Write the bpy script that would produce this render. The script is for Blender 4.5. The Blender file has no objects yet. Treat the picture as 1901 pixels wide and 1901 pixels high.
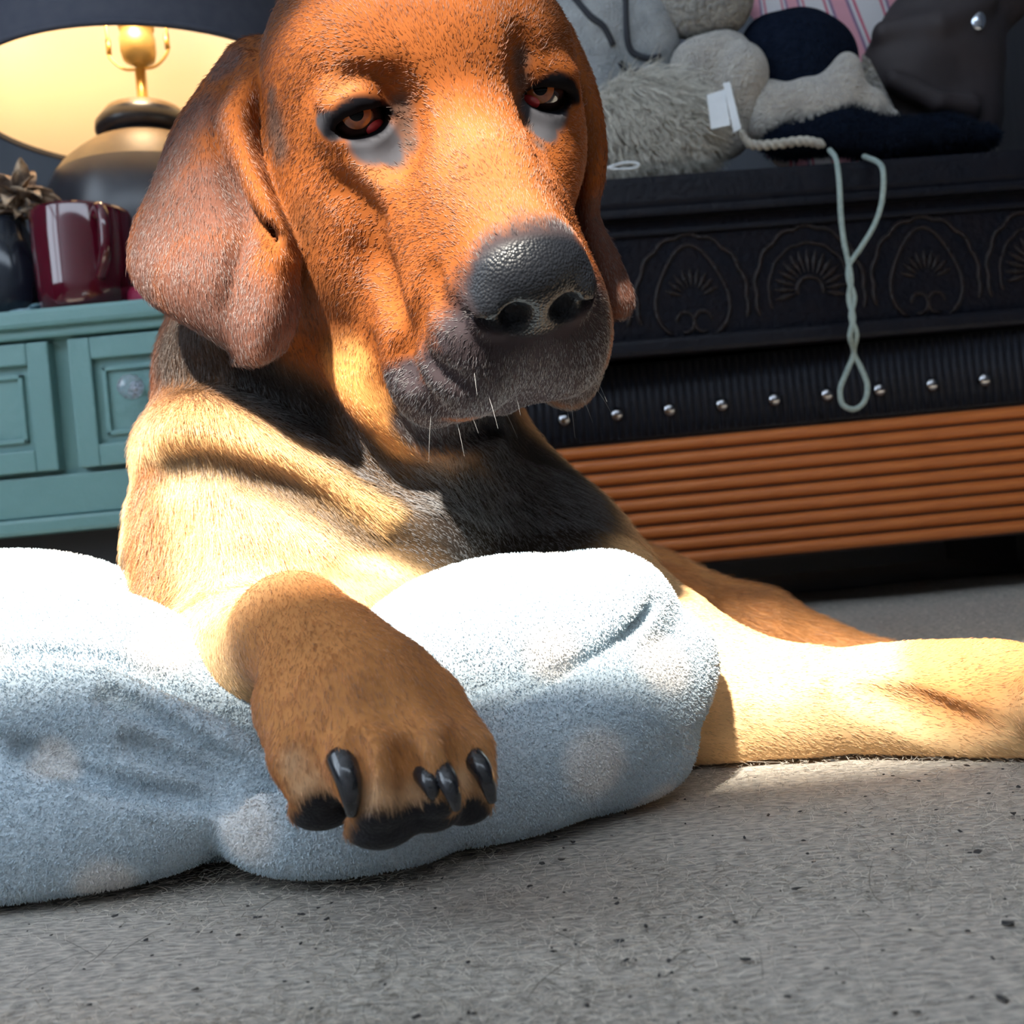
import bpy, bmesh, math, random
import numpy as np
from mathutils import Vector, Matrix

random.seed(7)
rng = np.random.default_rng(7)
scene = bpy.context.scene
COL = scene.collection

# ------------------------------------------------------------------ camera
F = 1830.0                       # focal length in pixels of the 1901 px frame
CX = CY = 950.5
ROLL = math.radians(5.4)
CAM = np.array([0.0, 0.0, 0.175])
c_, s_ = math.cos(ROLL), math.sin(ROLL)
RIGHT = np.array([c_, 0, -s_]); UP = np.array([s_, 0, c_]); FWD = np.array([0, 1.0, 0])
cam_data = bpy.data.cameras.new('camera')
cam = bpy.data.objects.new('camera', cam_data)
COL.objects.link(cam)
cam_data.sensor_width = 36.0
cam_data.lens = F / 1901.0 * 36.0
cam_data.clip_start = 0.02
M = Matrix.Identity(4)
for i in range(3):
    M[i][0] = RIGHT[i]; M[i][1] = UP[i]; M[i][2] = -FWD[i]; M[i][3] = CAM[i]
cam.matrix_world = M
cam_data.dof.use_dof = True
cam_data.dof.focus_distance = 0.56
cam_data.dof.aperture_fstop = 11.0
scene.camera = cam

# ------------------------------------------------------------------ light
SUN_DIR = np.array([0.24, 0.62, -0.75]); SUN_DIR /= np.linalg.norm(SUN_DIR)
world = bpy.data.worlds.new('daylight'); scene.world = world
world.use_nodes = True
bg = world.node_tree.nodes['Background']
bg.inputs[0].default_value = (0.72, 0.85, 1.0, 1)
bg.inputs[1].default_value = 4.7
sun_data = bpy.data.lights.new('sun', 'SUN')
sun_data.energy = 18.0
sun_data.angle = math.radians(2.5)
sun_data.color = (1.0, 0.93, 0.80)
sun = bpy.data.objects.new('sun', sun_data); COL.objects.link(sun)
sun.rotation_euler = Vector(SUN_DIR).to_track_quat('-Z', 'Y').to_euler()
sun.location = (-0.6, -1.2, 2.0)
vs = scene.view_settings
vs.view_transform = 'Standard'; vs.look = 'None'; vs.gamma = 1.0; vs.exposure = 0.35
vs.use_curve_mapping = False

def W(px, py, d):
    """world point d metres ahead of the lens along the line of sight through a photograph pixel"""
    return CAM + d * (FWD + RIGHT * ((px - CX) / F) + UP * ((CY - py) / F))
def PX(n, d):
    return n * d / F
def proj(p):
    q = np.asarray(p) - CAM
    d = q @ FWD
    return CX + F * (q @ RIGHT) / d, CY - F * (q @ UP) / d, d
# ------------------------------------------------------------------ sculpting with distance fields
def vlen(v): return float(np.linalg.norm(v))
class Field:
    def __init__(s, lo, hi, h):
        s.lo = np.array(lo, np.float32); s.h = h
        s.n = np.ceil((np.array(hi) - s.lo) / h).astype(int) + 1
        s.g = np.full(s.n, 0.2, np.float32)
    def box(s, lo, hi):
        a = np.clip(np.floor((np.asarray(lo) - s.lo) / s.h).astype(int), 0, s.n)
        b = np.clip(np.ceil((np.asarray(hi) - s.lo) / s.h).astype(int) + 1, 0, s.n)
        sl = tuple(slice(int(x), int(y)) for x, y in zip(a, b))
        ax = [(s.lo[i] + s.h * np.arange(a[i], b[i])).astype(np.float32) for i in range(3)]
        return sl, (ax[0][:, None, None], ax[1][None, :, None], ax[2][None, None, :])
    def mix(s, sl, d, k, sub=False):
        g = s.g[sl]
        if g.size == 0: return
        if sub:
            d = -d
            t = np.maximum(k - np.abs(g - d), 0) / k
            s.g[sl] = np.maximum(g, d) + t * t * (k * 0.25)
        else:
            t = np.maximum(k - np.abs(g - d), 0) / k
            s.g[sl] = np.minimum(g, d) - t * t * (k * 0.25)
    def ell(s, c, r, R=None, k=0.01, sub=False):
        c = np.asarray(c, np.float32); r = np.asarray(r, np.float32)
        m = float(r.max()) + 1.1 * k + 2 * s.h
        if R is None: e = r + 1.1 * k + 2 * s.h
        else: e = np.sqrt(((np.asarray(R) * r) ** 2).sum(1)) + 1.1 * k + 2 * s.h
        sl, (x, y, z) = s.box(c - e, c + e)
        x = x - c[0]; y = y - c[1]; z = z - c[2]
        if R is not None:
            R = np.asarray(R, np.float32)
            x, y, z = (x * R[0, i] + y * R[1, i] + z * R[2, i] for i in range(3))
        q = [x / r[0], y / r[1], z / r[2]]
        k0 = np.sqrt(q[0] ** 2 + q[1] ** 2 + q[2] ** 2)
        k1 = np.sqrt((q[0] / r[0]) ** 2 + (q[1] / r[1]) ** 2 + (q[2] / r[2]) ** 2) + 1e-6
        s.mix(sl, k0 * (k0 - 1) / k1, k, sub)
    def chain(s, pts, rad, k=0.01, sub=False):
        pts = np.asarray(pts, np.float32); rad = np.asarray(rad, np.float32)
        if rad.ndim == 0: rad = np.full(len(pts), rad, np.float32)
        m = rad.max() + 1.1 * k + 2 * s.h
        sl, (x, y, z) = s.box(pts.min(0) - m, pts.max(0) + m)
        D = None
        for a, b, ra, rb in zip(pts[:-1], pts[1:], rad[:-1], rad[1:]):
            ab = b - a; L = float(ab @ ab) + 1e-12
            px, py, pz = x - a[0], y - a[1], z - a[2]
            t = np.clip((px * ab[0] + py * ab[1] + pz * ab[2]) / L, 0, 1)
            d = np.sqrt((px - t * ab[0]) ** 2 + (py - t * ab[1]) ** 2 + (pz - t * ab[2]) ** 2) - (ra + (rb - ra) * t)
            if D is None: D = d
            else:
                kk = 0.35 * float(max(ra, rb)); w = np.maximum(kk - np.abs(D - d), 0) / kk
                D = np.minimum(D, d) - w * w * (kk * 0.25)
        s.mix(sl, D, k, sub)
    def sheet(s, P, rad, k):
        """thin flap through a dense grid of points P (u,v,3) with thickness radii rad (u,v)"""
        P = P.reshape(-1, 3); rad = np.broadcast_to(rad, (len(P),)) if np.ndim(rad) == 0 else rad.reshape(-1)
        m = rad.max() + 1.2 * k + 3 * s.h
        sl, (x, y, z) = s.box(P.min(0) - m, P.max(0) + m)
        D = np.full(s.g[sl].shape, 0.02, np.float32)
        o = np.array([x.flat[0], y.flat[0], z.flat[0]])
        n = int(math.ceil((rad.max() + 1.1 * k) / s.h)) + 1
        off = np.stack(np.meshgrid(*[np.arange(-n, n + 1)] * 3, indexing='ij'), -1).reshape(-1, 3)
        base = np.round((P - o) / s.h).astype(int)
        for i in range(0, len(P), 1500):
            idx = base[i:i + 1500, None, :] + off[None]
            ok = np.all((idx >= 0) & (idx < np.array(D.shape)), -1)
            d = np.linalg.norm(o + idx * s.h - P[i:i + 1500, None, :], axis=-1) - rad[i:i + 1500, None]
            np.minimum.at(D, tuple(idx[ok].T), d[ok].astype(np.float32))
        s.mix(sl, D, k)
    def sample(s, p):
        q = (np.asarray(p, np.float32) - s.lo) / s.h
        q = np.clip(q, 0, s.n - 1.001); i = q.astype(int); f = q - i
        v = 0
        for dx in (0, 1):
            for dy in (0, 1):
                for dz in (0, 1):
                    w = (f[..., 0] if dx else 1 - f[..., 0]) * (f[..., 1] if dy else 1 - f[..., 1]) * (f[..., 2] if dz else 1 - f[..., 2])
                    v = v + w * s.g[i[..., 0] + dx, i[..., 1] + dy, i[..., 2] + dz]
        return v
    def normal(s, p):
        p = np.asarray(p, np.float32); e = s.h * 1.5
        n = np.stack([s.sample(p + e * v) - s.sample(p - e * v) for v in np.eye(3, dtype=np.float32)], -1)
        return n / (np.linalg.norm(n, axis=-1, keepdims=True) + 1e-9)
    def hit(s, px, py, d0=0.36, d1=1.2):
        """where the line of sight through a photograph pixel meets the sculpt"""
        d = np.arange(d0, d1, 0.0008)
        p = CAM + d[:, None] * (FWD + RIGHT * ((px - CX) / F) + UP * ((CY - py) / F))
        q = (p - s.lo) / s.h
        ok = np.all((q > 0) & (q < s.n - 2), -1)
        v = np.where(ok, s.sample(p), 1.0)
        w = np.nonzero(v < 0)[0]
        if len(w) == 0: return p[int(np.argmin(v))]
        return p[w[0]]
    def hits(s, pts, **kw): return np.array([s.hit(x, y, **kw) for x, y in pts])
    def crease(s, pts, w, depth, k=None, taper=1.0, **kw):
        """press a fold line into the surface; w = half width, depth = how deep"""
        P = smooth_line(s.hits(pts, **kw)); N = s.normal(P)
        t = np.sin(np.linspace(0.12, math.pi - 0.12, len(P)))[:, None] ** taper
        n = max(1, int(math.ceil(depth / w * 1.6))) if depth > 1.4 * w else 1
        for q in (np.arange(n) + 1) / n:      # a wedge, narrower towards the bottom
            s.chain(P + N * (w - depth * t * q), np.full(len(P), w * (1.25 - .45 * q if n > 1 else 1)), k or w * 1.2, sub=True)
    def ridge(s, pts, w, height, k=None, **kw):
        P = smooth_line(s.hits(pts, **kw)); N = s.normal(P)
        t = np.sin(np.linspace(0.12, math.pi - 0.12, len(P)))[:, None]
        s.chain(P + N * (height * t - w), np.full(len(P), w), k or w * 1.2)
    def mesh(s, smooth=2):
        g = s.g; inside = g < 0
        n0, n1, n2 = g.shape
        c = np.zeros((n0 - 1, n1 - 1, n2 - 1), np.uint8)
        for dx in (0, 1):
            for dy in (0, 1):
                for dz in (0, 1):
                    c += inside[dx:n0 - 1 + dx, dy:n1 - 1 + dy, dz:n2 - 1 + dz]
        cells = np.argwhere((c > 0) & (c < 8))
        idx = np.full(c.shape, -1, np.int32); idx[tuple(cells.T)] = np.arange(len(cells))
        acc = np.zeros((len(cells), 3)); cnt = np.zeros(len(cells))
        corners = [(0, 0, 0), (1, 0, 0), (0, 1, 0), (1, 1, 0), (0, 0, 1), (1, 0, 1), (0, 1, 1), (1, 1, 1)]
        val = [g[cells[:, 0] + a, cells[:, 1] + b, cells[:, 2] + d] for a, b, d in corners]
        for i in range(8):
            for j in range(i + 1, 8):
                if sum(abs(a - b) for a, b in zip(corners[i], corners[j])) != 1: continue
                m = (val[i] < 0) != (val[j] < 0)
                t = np.where(m, val[i] / np.where(m, val[i] - val[j], 1), 0)
                p = np.array(corners[i]) + t[:, None] * (np.array(corners[j]) - np.array(corners[i]))
                acc += np.where(m[:, None], p, 0); cnt += m
        V = s.lo + s.h * (cells + acc / cnt[:, None])
        quads = []
        for ax in range(3):
            b1, b2 = [(1, 2), (2, 0), (0, 1)][ax]
            sl0 = [slice(None)] * 3; sl1 = [slice(None)] * 3
            sl0[ax] = slice(0, -1); sl1[ax] = slice(1, None)
            a = inside[tuple(sl0)]; b = inside[tuple(sl1)]
            e = np.argwhere(a != b)
            e = e[(e[:, b1] > 0) & (e[:, b2] > 0) & (e[:, b1] < g.shape[b1] - 1) & (e[:, b2] < g.shape[b2] - 1)]
            fl = a[tuple(e.T)]
            def at(o1, o2):
                q = e.copy(); q[:, b1] += o1; q[:, b2] += o2
                return idx[tuple(q.T)]
            q = np.stack([at(-1, -1), at(0, -1), at(0, 0), at(-1, 0)], 1)
            q[~fl] = q[~fl][:, ::-1]
            quads.append(q)
        Q = np.concatenate(quads)
        Q = Q[(Q >= 0).all(1)]
        E = np.concatenate([Q[:, [0, 1]], Q[:, [1, 2]], Q[:, [2, 3]], Q[:, [3, 0]]])
        deg = np.bincount(E[:, 0], minlength=len(V)) + np.bincount(E[:, 1], minlength=len(V))
        for it in range(smooth):
            for lam in (0.5, -0.52):
                S = np.stack([np.bincount(E[:, 0], V[E[:, 1], i], len(V)) + np.bincount(E[:, 1], V[E[:, 0], i], len(V)) for i in range(3)], 1)
                V = V + lam * (S / np.maximum(deg, 1)[:, None] - V)
        return V, Q
def smooth_line(P, n=6):
    """Catmull-Rom through the points"""
    P = np.asarray(P, float)
    if len(P) < 3: return P[0] + (P[-1] - P[0]) * np.linspace(0, 1, n)[:, None]
    Q = np.vstack([2 * P[0] - P[1], P, 2 * P[-1] - P[-2]])
    out = []
    for i in range(1, len(Q) - 2):
        t = np.linspace(0, 1, n, endpoint=False)[:, None]
        a, b, c, d = Q[i - 1], Q[i], Q[i + 1], Q[i + 2]
        out.append(0.5 * (2 * b + (c - a) * t + (2 * a - 5 * b + 4 * c - d) * t ** 2 + (3 * b - a - 3 * c + d) * t ** 3))
    return np.vstack(out + [P[-1:]])
def loft(rows, nu, nv):
    """smooth surface through rows of points -> (nu, nv, 3)"""
    R = []
    for r in rows:
        q = smooth_line(r, 12); t = np.linspace(0, len(q) - 1, nv)
        i = np.minimum(t.astype(int), len(q) - 2); f = (t - i)[:, None]
        R.append(q[i] * (1 - f) + q[i + 1] * f)
    R = np.array(R); out = []
    for j in range(nv):
        q = smooth_line(R[:, j], 12); t = np.linspace(0, len(q) - 1, nu)
        i = np.minimum(t.astype(int), len(q) - 2); f = (t - i)[:, None]
        out.append(q[i] * (1 - f) + q[i + 1] * f)
    return np.transpose(np.array(out), (1, 0, 2))
def mesh_object(name, V, Q, mat=None, parent=None, smooth=True):
    me = bpy.data.meshes.new(name)
    V = np.asarray(V, np.float32); Q = np.asarray(Q, np.int32)
    me.vertices.add(len(V)); me.vertices.foreach_set('co', V.ravel())
    k = Q.shape[1]
    me.loops.add(Q.size); me.loops.foreach_set('vertex_index', Q.ravel())
    me.polygons.add(len(Q)); me.polygons.foreach_set('loop_start', np.arange(0, Q.size, k, dtype=np.int32))
    me.update(calc_edges=True); me.validate()
    if smooth: me.polygons.foreach_set('use_smooth', np.ones(len(me.polygons), bool))
    o = bpy.data.objects.new(name, me); COL.objects.link(o)
    if mat: me.materials.append(mat)
    if parent: o.parent = parent
    return o
# ------------------------------------------------------------------ the dog
def rotm(ax, a):
    ax = np.asarray(ax, float); K = np.array([[0, -ax[2], ax[1]], [ax[2], 0, -ax[0]], [-ax[1], ax[0], 0]])
    return np.eye(3) + math.sin(a) * K + (1 - math.cos(a)) * K @ K
HB = rotm((0, 0, 1), math.radians(22.74)) @ rotm((1, 0, 0), math.radians(38.16)) @ rotm((0, 1, 0), math.radians(-10.65)) @ np.array([[1., 0, 0], [0, -1, 0], [0, 0, 1]])
HO = W(838, 193, 0.575)
def HL(x, y, z): return HO + HB @ np.array([x, y, z], float)
def HLs(pts): return np.array([HL(*p) for p in pts])
def to_head(p): return (np.asarray(p) - HO) @ HB

EYES = [HO + HB @ np.array([sx * .056, -.004, -.001]) for sx in (-1, 1)]

def tilt(R, ax, deg):      # rotate a frame about one of its own axes
    e = np.eye(3)[ax]; return R @ rotm(e, math.radians(deg))

def build_dog_field(h):
    f = Field((-0.42, 0.39, -0.01), (0.60, 1.22, 0.58), h)
    B = HB
    # --- trunk, neck and limbs (large to small)
    f.chain([W(690, 1060, .84), W(720, 1040, 1.0), W(760, 1060, 1.10)], [.165, .15, .12], .03)
    f.ell(W(675, 1080, .80), (.158, .15, .17), None, .05)                       # chest
    f.chain([W(625, 900, .78), W(620, 720, .76), W(695, 420, .72)], [.136, .119, .090], .06)   # neck
    f.ell(W(465, 1130, .745), (.074, .09, .12), None, .05)                      # shoulder on the near side
    f.ell(W(1000, 1070, .77), (.062, .09, .08), None, .05)                       # far shoulder
    # foreleg lying along the rug
    f.chain([W(1060, 1080, .76), W(1250, 1275, .69), W(1330, 1300, .675)], [.055, .058, .046], .04)
    f.chain([W(1310, 1300, .675), W(1480, 1305, .655), W(1640, 1300, .64), W(1760, 1305, .63)], [.042, .036, .033, .034], .025)
    f.chain([W(1740, 1300, .63), W(1860, 1305, .615), W(1960, 1320, .60)], [.034, .036, .033], .02)
    e_ = W(1960, 1325, .60)
    for dy, dl in ((-.030, .046), (-.011, .058), (.010, .056), (.029, .044)):
        f.chain([e_ + (-.02, dy * .8, .012), e_ + (dl * .6, dy, .006), e_ + (dl, dy * 1.08, -.002)], [.018, .0165, .0145], .008)
    # thigh and hind leg stretched out behind it
    f.chain([W(930, 1070, 1.0), W(1180, 1140, .99), W(1400, 1180, .97), W(1620, 1245, .95), W(1860, 1255, .93)], [.09, .066, .046, .028, .024], .03)
    # foreleg reaching forward over the pillow
    f.chain([W(410, 1240, .68), W(470, 1230, .585), W(545, 1172, .505)], [.06, .041, .0255], .03)
    f.chain([W(545, 1168, .505), W(610, 1235, .477), W(670, 1310, .452)], [.0255, .030, .034], .02)
    f.ell(W(665, 1320, .457), (.0395, .030, .031), None, .02)
    toes = [([(545, 1310, .482), (575, 1400, .458), (590, 1452, .452)], [.019, .0175, .0150]),
            ([(640, 1320, .468), (690, 1420, .440), (705, 1480, .435)], [.020, .0180, .0150]),
            ([(735, 1310, .468), (790, 1405, .444), (808, 1460, .440)], [.019, .0165, .0140]),
            ([(800, 1310, .478), (856, 1395, .460), (872, 1440, .456)], [.017, .0145, .0125])]
    for P, r in toes:
        f.chain([W(p[0], p[1], p[2] - .028) for p in P], np.array(r) * .94, .008)
    for q, r in (((598, 1500, .428), .0118), ((708, 1530, .413), .0127), ((800, 1508, .418), .0104), ((862, 1496, .431), .0104)):
        f.ell(W(*q), (r * 1.25, r, r * .8), None, .004)
    # --- head (its own symmetric frame: x across, y towards the nose, z up)
    f.ell(HL(0, -.084, .016), (.085, .100, .056), B, .03)
    f.ell(HL(0, -.028, .022), (.064, .050, .038), B, .03)
    f.chain(HLs([(0, -.02, -.055), (0, .045, -.070), (0, .090, -.080)]), [.058, .054, .046], .03)
    f.chain(HLs([(0, -.01, -.008), (0, .06, -.028), (0, .106, -.047)]), [.038, .031, .027], .02)
    for sx in (-1, 1):
        f.ell(HL(sx * .049, -.030, .026), (.028, .021, .019), B, .03)          # brow
        f.ell(HL(sx * .042, -.006, .023), (.018, .012, .012), B, .015)
        f.ell(HL(sx * .068, -.062, -.040), (.034, .066, .056), B, .04)          # cheek
        f.ell(HL(sx * .052, -.012, -.042), (.024, .045, .030), B, .03)          # below the eye
        f.ell(HL(sx * .028, .082, -.106), (.035, .048, .046), tilt(B, 0, -10), .02)   # lip, front
        f.ell(HL(sx * .049, .040, -.134), (.029, .056, .048), tilt(B, 0, 5), .025)    # lip, side
        f.ell(HL(sx * .060, .030, -.166), (.020, .040, .034), tilt(B, 0, 12), .02)   # hanging corner
    f.chain(HLs([(0, -.07, -.10), (0, .02, -.130), (0, .075, -.142)]), [.050, .036, .023], .02)   # lower jaw
    f.chain([HL(0, -.04, -.12), W(700, 830, .70), W(720, 960, .70)], [.05, .06, .06], .05)         # dewlap
    f.ell(W(585, 455, .648), (.030, .045, .060), None, .04)          # cheek below the near eye
    f.ell(W(648, 465, .612), (.026, .030, .042), None, .03)
    # nose
    f.ell(HL(0, .116, -.055), (.035, .027, .028), tilt(B, 0, -8), .006)
    for sx in (-1, 1):
        f.ell(HL(sx * .022, .122, -.065), (.016, .018, .017), B, .006)
    # --- folds of loose skin, pressed in where the face and neck show them
    f.crease([(625, 340), (655, 368), (688, 408)], .008, .007)
    f.crease([(688, 400), (700, 470), (722, 540), (738, 620), (742, 690)], .008, .006)
    f.crease([(772, 600), (782, 660), (822, 694), (870, 716)], .006, .0045)
    f.crease([(800, 520), (770, 600), (752, 660), (775, 720), (805, 755)], .007, .0048)
    f.crease([(855, 590), (815, 560), (800, 500)], .006, .003)
    f.crease([(735, 150), (758, 205), (760, 262), (742, 300)], .009, .0035)
    f.crease([(968, 70), (966, 140), (980, 215), (1012, 300)], .008, .004)
    f.crease([(330, 690), (430, 735), (520, 790), (640, 870), (760, 950)], .022, .022)
    f.ridge([(262, 825), (350, 790), (440, 812), (560, 870), (690, 950), (800, 1005)], .024, .024, .016)
    f.crease([(285, 872), (350, 852), (440, 878), (560, 930), (690, 1003), (800, 1045)], .012, .016)
    f.crease([(300, 935), (318, 1010), (322, 1090)], .018, .012)
    f.crease([(560, 650), (620, 740), (690, 830), (760, 880)], .014, .012)
    f.ridge([(600, 650), (660, 720), (715, 810), (770, 832)], .022, .008, .02)
    f.crease([(690, 640), (698, 720), (722, 775), (770, 808), (840, 812), (920, 785), (975, 762)], .008, .010, .008)
    for P in ([(655, 1370), (664, 1430), (662, 1500)], [(748, 1385), (764, 1435), (766, 1490)], [(838, 1365), (856, 1415), (862, 1465)]):
        f.crease(P, .004, .006)
    f.crease([(1560, 1282), (1640, 1300), (1720, 1345), (1790, 1372)], .008, .009)
    f.crease([(1690, 1285), (1760, 1325), (1840, 1352)], .007, .006)
    # --- eyes: lids bulging over the balls, opening cut through
    for sx, c in zip((-1, 1), EYES):
        R = tilt(B, 1, sx * 12)
        f.ell(c + B @ np.array([0, .002, -.001]), (.0245, .0205, .0215), R, .012)
        f.ell(c + B @ np.array([0, .0075, .0145]), (.0215, .0110, .0080), R, .008)
        f.ell(c + B @ np.array([0, .020, .0012]), (.0165, .024, .0066), R, .003, sub=True)
        f.ell(c, (.0172, .0172, .0172), None, .002, sub=True)
    f.crease([(612, 178), (645, 148), (690, 148), (722, 185)], .005, .0022)
    # --- nostrils and the groove below them
    for sx in (-1, 1):
        f.ell(HL(sx * .0145, .142, -.068), (.0100, .015, .0095), tilt(B, 1, sx * 15), .003, sub=True)
        f.chain(HLs([(sx * .014, .143, -.071), (sx * .025, .138, -.072), (sx * .034, .126, -.066)]), [.006, .005, .002], .003, sub=True)
    f.chain(HLs([(0, .146, -.070), (0, .140, -.090), (0, .132, -.118)]), [.003, .0028, .003], .003, sub=True)
    f.ell(W(474, 140, .648), (.019, .02, .024), None, .018)            # root of the near ear
    # --- ears
    le = [[(432, 95, .640), (445, 98, .634), (458, 102, .628), (472, 108, .618), (490, 120, .612), (505, 138, .614)],
          [(337, 230, .640), (364, 225, .622), (388, 222, .613), (410, 228, .613), (436, 215, .588), (466, 238, .600)],
          [(293, 340, .638), (340, 335, .608), (390, 337, .598), (442, 344, .603), (466, 328, .574), (494, 348, .592)],
          [(254, 430, .636), (320, 430, .600), (400, 432, .586), (470, 438, .594), (512, 430, .568), (540, 458, .585)],
          [(250, 500, .634), (310, 510, .596), (390, 520, .580), (446, 515, .586), (508, 508, .570), (546, 522, .586)],
          [(290, 558, .628), (334, 573, .600), (395, 592, .586), (438, 598, .584), (498, 592, .572), (543, 590, .586)],
          [(428, 636, .608), (434, 646, .600), (442, 652, .594), (456, 656, .588), (490, 651, .580), (526, 636, .590)],
          [(436, 658, .606), (442, 664, .600), (454, 667, .594), (472, 668, .590), (494, 660, .586), (513, 649, .590)]]
    G = loft([[W(*p) for p in r] for r in le], 130, 110)
    f.sheet(G, .0040, .003)
    f.crease([(432, 318), (446, 362), (474, 408), (512, 444), (532, 460)], .0045, .0050)
    re = [[(1030, 40, .655), (1045, 45, .66), (1055, 60, .665)],
          [(1066, 140, .655), (1085, 150, .652), (1098, 165, .66)],
          [(1078, 240, .66), (1100, 245, .650), (1116, 265, .66)],
          [(1078, 330, .67), (1098, 335, .655), (1114, 325, .665)],
          [(1078, 400, .68), (1090, 400, .668), (1104, 400, .675)],
          [(1090, 480, .68), (1114, 475, .665), (1138, 475, .67)],
          [(1110, 550, .68), (1140, 550, .665), (1168, 550, .67)],
          [(1125, 575, .68), (1146, 582, .672), (1162, 578, .675)]]
    f.sheet(loft([[W(*p) for p in r] for r in re], 150, 40), .0042, .004)
    zz = (f.lo[2] + f.h * np.arange(f.n[2]))[None, None, :].astype(np.float32)
    f.g = np.maximum(f.g, .0005 - zz)          # flattened where it lies on the rug
    return f
# ------------------------------------------------------------------ materials
def new_mat(name):
    m = bpy.data.materials.new(name); m.use_nodes = True
    nt = m.node_tree; b = nt.nodes['Principled BSDF']
    return m, nt, b
def mat(name, col, rough=0.6, col2=None, scale=20.0, bump=0.0, bscale=None, metal=0.0, coat=0.0, sheen=0.0, detail=4.0, lo=0.35, hi=0.65, stretch=None, spec=0.5, dist=0.01):
    """procedural surface: two colours mixed by noise, noise relief"""
    m, nt, b = new_mat(name); N = nt.nodes.new; Lk = nt.links.new
    b.inputs['Base Color'].default_value = (*col, 1); b.inputs['Roughness'].default_value = rough
    b.inputs['Metallic'].default_value = metal; b.inputs['Coat Weight'].default_value = coat
    b.inputs['Sheen Weight'].default_value = sheen; b.inputs['Specular IOR Level'].default_value = spec
    tc = N('ShaderNodeTexCoord'); mp = N('ShaderNodeMapping')
    Lk(tc.outputs['Object'], mp.inputs[0])
    if stretch: mp.inputs['Scale'].default_value = stretch
    if col2 is not None:
        n = N('ShaderNodeTexNoise'); n.inputs['Scale'].default_value = scale; n.inputs['Detail'].default_value = detail
        Lk(mp.outputs[0], n.inputs['Vector'])
        r = N('ShaderNodeValToRGB'); r.color_ramp.elements[0].position = lo; r.color_ramp.elements[1].position = hi
        r.color_ramp.elements[0].color = (*col, 1); r.color_ramp.elements[1].color = (*col2, 1)
        Lk(n.outputs['Fac'], r.inputs[0]); Lk(r.outputs[0], b.inputs['Base Color'])
    if bump:
        n = N('ShaderNodeTexNoise'); n.inputs['Scale'].default_value = bscale or scale; n.inputs['Detail'].default_value = 3
        Lk(mp.outputs[0], n.inputs['Vector'])
        bp = N('ShaderNodeBump'); bp.inputs['Strength'].default_value = bump; bp.inputs['Distance'].default_value = dist
        Lk(n.outputs['Fac'], bp.inputs['Height']); Lk(bp.outputs[0], b.inputs['Normal'])
    return m
def tag(o, label=None, cat=None, group=None, kind=None):
    if label: o['label'] = label
    if cat: o['category'] = cat
    if group: o['group'] = group
    if kind: o['kind'] = kind
    return o
def empty(name, loc):
    o = bpy.data.objects.new(name, None); COL.objects.link(o); o.location = loc; o.empty_display_size = .05
    return o
def adopt(child, parent):
    """parent without moving the child"""
    child.parent = parent
    child.matrix_parent_inverse = Matrix.Translation(-Vector(parent.location))
    return child

def smooth01(x, a, b):
    t = np.clip((x - a) / (b - a), 0, 1); return t * t * (3 - 2 * t)
def hair_object(name, P, rad, col, material, parent=None):
    """P (n, k, 3) strands, rad (n, k), col (n, 3)"""
    n, k = P.shape[:2]
    cu = bpy.data.hair_curves.new(name)
    cu.add_curves([k] * n)
    cu.attributes['position'].data.foreach_set('vector', P.astype(np.float32).ravel())
    ra = cu.attributes.get('radius') or cu.attributes.new('radius', 'FLOAT', 'POINT')
    ra.data.foreach_set('value', rad.astype(np.float32).ravel())
    ca = cu.attributes.new('col', 'FLOAT_COLOR', 'CURVE')
    ca.data.foreach_set('color', np.concatenate([col, np.ones((n, 1))], 1).astype(np.float32).ravel())
    cu.materials.append(material)
    o = bpy.data.objects.new(name, cu); COL.objects.link(o)
    if parent: adopt(o, parent)
    return o
def hair_mat(name, rough=0.45, spec=0.35):
    m, nt, b = new_mat(name)
    a = nt.nodes.new('ShaderNodeAttribute'); a.attribute_name = 'col'
    nt.links.new(a.outputs['Color'], b.inputs['Base Color'])
    b.inputs['Roughness'].default_value = rough; b.inputs['Specular IOR Level'].default_value = spec
    return m
def scatter(V, Q, n, wfun=None):
    """n random points on a quad mesh -> positions, unit normals"""
    a, b, c, d = (V[Q[:, i]] for i in range(4))
    nrm = np.cross(c - a, d - b); area = np.linalg.norm(nrm, axis=1) * .5
    w = area.copy()
    if wfun is not None: w = w * wfun((a + b + c + d) / 4, nrm / (2 * area[:, None] + 1e-12))
    i = rng.choice(len(Q), n, p=w / w.sum())
    u, v = rng.random((n, 1)), rng.random((n, 1))
    p = (a[i] * (1 - u) + b[i] * u) * (1 - v) + (d[i] * (1 - u) + c[i] * u) * v
    return p, nrm[i] / (np.linalg.norm(nrm[i], axis=1, keepdims=True) + 1e-12), i

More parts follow.
